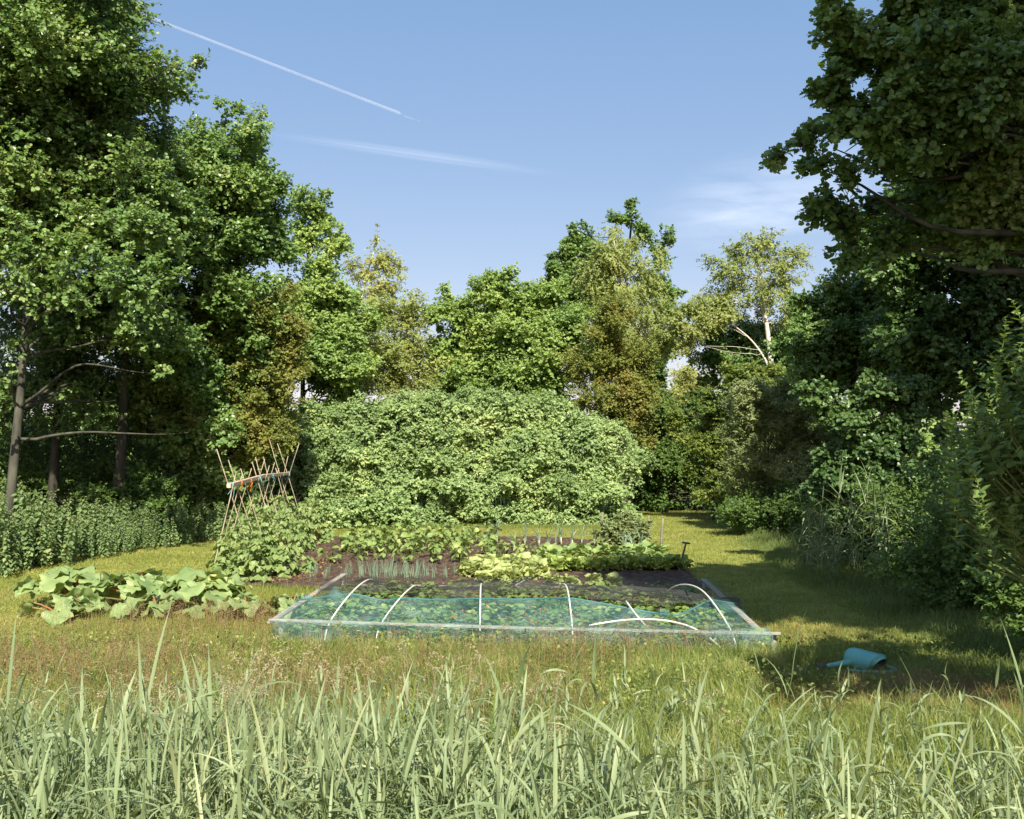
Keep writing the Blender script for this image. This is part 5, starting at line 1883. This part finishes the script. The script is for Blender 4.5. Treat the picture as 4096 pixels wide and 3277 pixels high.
# pale seed heads and yellow iris tufts among the reeds
mb = MB()
Q = []
for cx_, cy_, n in [(230, 690, 26), (255, 672, 16), (300, 670, 14), (150, 700, 12), (120, 690, 10), (345, 680, 10), (455, 668, 10), (510, 690, 8), (400, 665, 8), (20, 700, 12), (545, 740, 12), (700, 700, 6), (180, 725, 10)]:
    for _ in range(n):
        d = rg.uniform(5.2, 6.8)
        q = W(cx_ + rg.normal() * 16, cy_ + rg.normal() * 10, d)
        Q.append(q)
Q = np.array(Q)
P = Q.copy()
P[:, 2] = 0
h = np.clip(Q[:, 2], .4, 1.1)
n = len(P)
az = rg.uniform(-.9, .9, n) + rg.choice([0, PI], n, p=[.7, .3])
for i_ in range(n):
    hd = np.array([math.cos(az[i_]), math.sin(az[i_]), 0])
    b, t_ = P[i_], P[i_] + UP * h[i_] + hd * .06
    e_ = t_ + hd * rg.uniform(.04, .10) + UP * rg.uniform(-.03, .07)
    c1 = bez(b, b + UP * h[i_] * .6, t_, 6)
    add_tube(mb, c1, np.linspace(.0022, .0012, 6), 3, False)
    c2 = bez(t_, t_ + UP * .05 + hd * .03, e_, 26)
    add_leaves(mb, LT_DIAM, c2 + rg.normal(size=(26, 3)) * .007 * np.linspace(1.3, .3, 26)[:, None], np.gradient(c2, axis=0) * 60 + rg.normal(size=(26, 3)) * .5, runit(rg, 26), .014, .8)
tag(mb.build("seeding_grass", M['straw']), "pale straw-coloured grass seed heads standing among the reeds", "grass", kind="stuff")


def iris(x, y, n, h, seed, lab):
    rng = np.random.default_rng(seed)
    root = thing("iris_tuft", lab, "iris", (x, y, 0), 0, "bright green iris tufts in the reed bed")
    m = MB()
    P = np.stack([rng.normal(size=n) * .07, rng.normal(size=n) * .05, np.zeros(n)], 1)
    az = rng.choice([0, PI], n) + rng.normal(size=n) * .4
    add_blades(m, P, h * rng.uniform(.7, 1.1, n), az, rng.uniform(.05, .5, n), .020, 6, rng.normal(size=n) * .5, peak=.25)
    m.build("leaves", M['sedge'], root)


for a in [(-1.5, 5.6, 9, .95, 1, "iris tuft with upright bright green swords left of the middle"), (-1.95, 5.2, 5, .8, 2, "small iris tuft near the left edge of the reeds"), (-.42, 5.6, 10, 1.08, 3, "tallest iris tuft, its blades reaching the front rail"), (2.15, 5.0, 7, .85, 4, "iris tuft at the right before the rust-brown dried grass"), (-.05, 5.7, 4, 1.0, 5, "iris tuft with one long leaning blade right of the tallest tuft")]:
    iris(*a)

# ------------------------------------------------------------------ high clouds
def cloudmat(name, alpha, scale, stretch, fall=0.0, lo=.35, hi=.75, through=.9):
    m, N, L, bs = newmat(name)
    out = N["Material Output"]
    tc = N.new("ShaderNodeTexCoord")
    mp = N.new("ShaderNodeMapping")
    mp.inputs["Scale"].default_value = stretch
    L.new(tc.outputs["Object"], mp.inputs[0])
    no = N.new("ShaderNodeTexNoise")
    no.inputs["Scale"].default_value = scale
    no.inputs["Detail"].default_value = 6
    no.inputs["Distortion"].default_value = .6
    L.new(mp.outputs[0], no.inputs["Vector"])
    mr = N.new("ShaderNodeMapRange")
    mr.inputs[1].default_value, mr.inputs[2].default_value = lo, hi
    mr.inputs[4].default_value = alpha
    L.new(no.outputs["Fac"], mr.inputs[0])
    fac = mr.outputs[0]
    if fall:
        ln = N.new("ShaderNodeVectorMath")
        ln.operation = 'LENGTH'
        fl = N.new("ShaderNodeVectorMath")
        fl.operation = 'MULTIPLY'
        fl.inputs[1].default_value = (1, 1, 0)
        L.new(tc.outputs["Object"], fl.inputs[0])
        L.new(fl.outputs[0], ln.inputs[0])
        m2 = N.new("ShaderNodeMapRange")
        m2.interpolation_type = 'SMOOTHSTEP'
        m2.inputs[1].default_value, m2.inputs[2].default_value = .05, 1.0
        m2.inputs[3].default_value, m2.inputs[4].default_value = 1, 0
        L.new(ln.outputs["Value"], m2.inputs[0])
        mu = N.new("ShaderNodeMath")
        mu.operation = 'MULTIPLY'
        L.new(fac, mu.inputs[0])
        L.new(m2.outputs[0], mu.inputs[1])
        fac = mu.outputs[0]
    df = N.new("ShaderNodeBsdfDiffuse")
    df.inputs[0].default_value = (.95, .95, .97, 1)
    tl = N.new("ShaderNodeBsdfTranslucent")
    tl.inputs[0].default_value = (.95, .95, .97, 1)
    mx = N.new("ShaderNodeMixShader")
    mx.inputs[0].default_value = through
    L.new(df.outputs[0], mx.inputs[1])
    L.new(tl.outputs[0], mx.inputs[2])
    tp = N.new("ShaderNodeBsdfTransparent")
    m3 = N.new("ShaderNodeMixShader")
    L.new(fac, m3.inputs[0])
    L.new(tp.outputs[0], m3.inputs[1])
    L.new(mx.outputs[0], m3.inputs[2])
    L.new(m3.outputs[0], out.inputs[0])
    return m


def sky_pt(px, py, alt=3000.0):
    y = (alt - CAM_H) * F / (HY - py)
    return np.array([(px - CX) * y / F, y, alt])


rng = np.random.default_rng(71)


def contrail(a, b, r0, r1, mat, lab, n=140, drips=True):
    a, b = sky_pt(*a), sky_pt(*b)
    t = np.linspace(0, 1, n)
    p = a[None] * (1 - t[:, None]) + b[None] * t[:, None]
    p += rng.normal(size=p.shape) * r0 * .03
    rad = (r0 + (r1 - r0) * t) * rng.uniform(.95, 1.05, n)
    rad[0] *= .2
    rad[-1] *= .15
    rad[-2] *= .5
    m = MB()
    c = p.mean(0)
    for q_ in (.45, .8, 1.25):                   # denser core, thin edge
        add_tube(m, p - c, rad * q_, 10)
    if drips:
        for k in np.arange(6, n - 4, 2):
            e = p[k] - np.array([0, 0, rad[k] * rng.uniform(1.2, 2.2)])
            add_tube(m, bez(p[k], (p[k] + e) / 2 + rng.normal(size=3) * r0 * .2, e, 4) - c, np.array([.42, .34, .25, .08]) * rad[k], 5)
    o = m.build("contrail", mat, None, tuple(c))
    tag(o, lab, "contrail")
    return o


M['puff'] = cloudmat("contrail_puff", .16, .02, (1, 1, 1))
M['trail'] = cloudmat("contrail_ice", .15, .003, (1, 1, 1), lo=-.2, hi=.7, through=.5)
contrail((139, 13), (402, 114), 7, 10, M['trail'], "crisp white condensation trail slanting across the upper left sky", drips=False)
contrail((403, 115.5), (421, 121.5), 5, 4, cloudmat("fading_trail", .20, .01, (1, 1, 1)), "short faint continuation below the crisp condensation trail", 20, False)


def veil(pts, width, mat, lab, name="cloud", thick=.12):
    """a wide faint layer along a line: a flattened tube of real thickness, object space scaled to unit size"""
    a, b = sky_pt(*pts[0]), sky_pt(*pts[1])
    c = (a + b) / 2
    ln = np.linalg.norm(b - a) / 2
    m = MB()
    u, v = np.meshgrid(np.linspace(0, PI, 13), np.linspace(0, 2 * PI, 25)[:-1], indexing='ij')
    V_ = np.stack([np.cos(u), np.sin(u) * np.cos(v), np.sin(u) * np.sin(v)], -1)
    i = np.arange(12)[:, None] * 24
    j = np.arange(24)[None]
    m.add(V_, np.stack([i + j, i + (j + 1) % 24, i + 24 + (j + 1) % 24, i + 24 + j], -1).reshape(-1, 4), True)
    o = m.build(name, mat, None, tuple(c))
    d = (b - a) / 2
    o.rotation_euler = (0, 0, math.atan2(d[1], d[0]))
    o.scale = (ln, width, width * thick)
    return o


o = veil([(235, 129), (585, 178)], 190, cloudmat("old_trail_ice", .07, 2.2, (.6, 1.6, 1), 1.0, .25, .7), None)
tag(o, "broad faded old condensation trail lower in the sky", "contrail")
o.name = "faded_contrail"
o = veil([(250, 131), (545, 172)], 42, cloudmat("old_trail_core", .06, 3.0, (.8, 1.2, 1), 1.0, .2, .7), None)
tag(o, "thin brighter core line of the faded old condensation trail", "contrail")
o.name = "faded_contrail"
o = veil([(640, 200), (900, 205)], 3200, cloudmat("cirrus_ice", .20, 1.6, (.9, 2.2, 1), 1.0, .32, .85), None, thick=.04)
tag(o, "soft pale cirrus cloud low in the right sky beside the overhanging alder", "cloud", kind="structure")
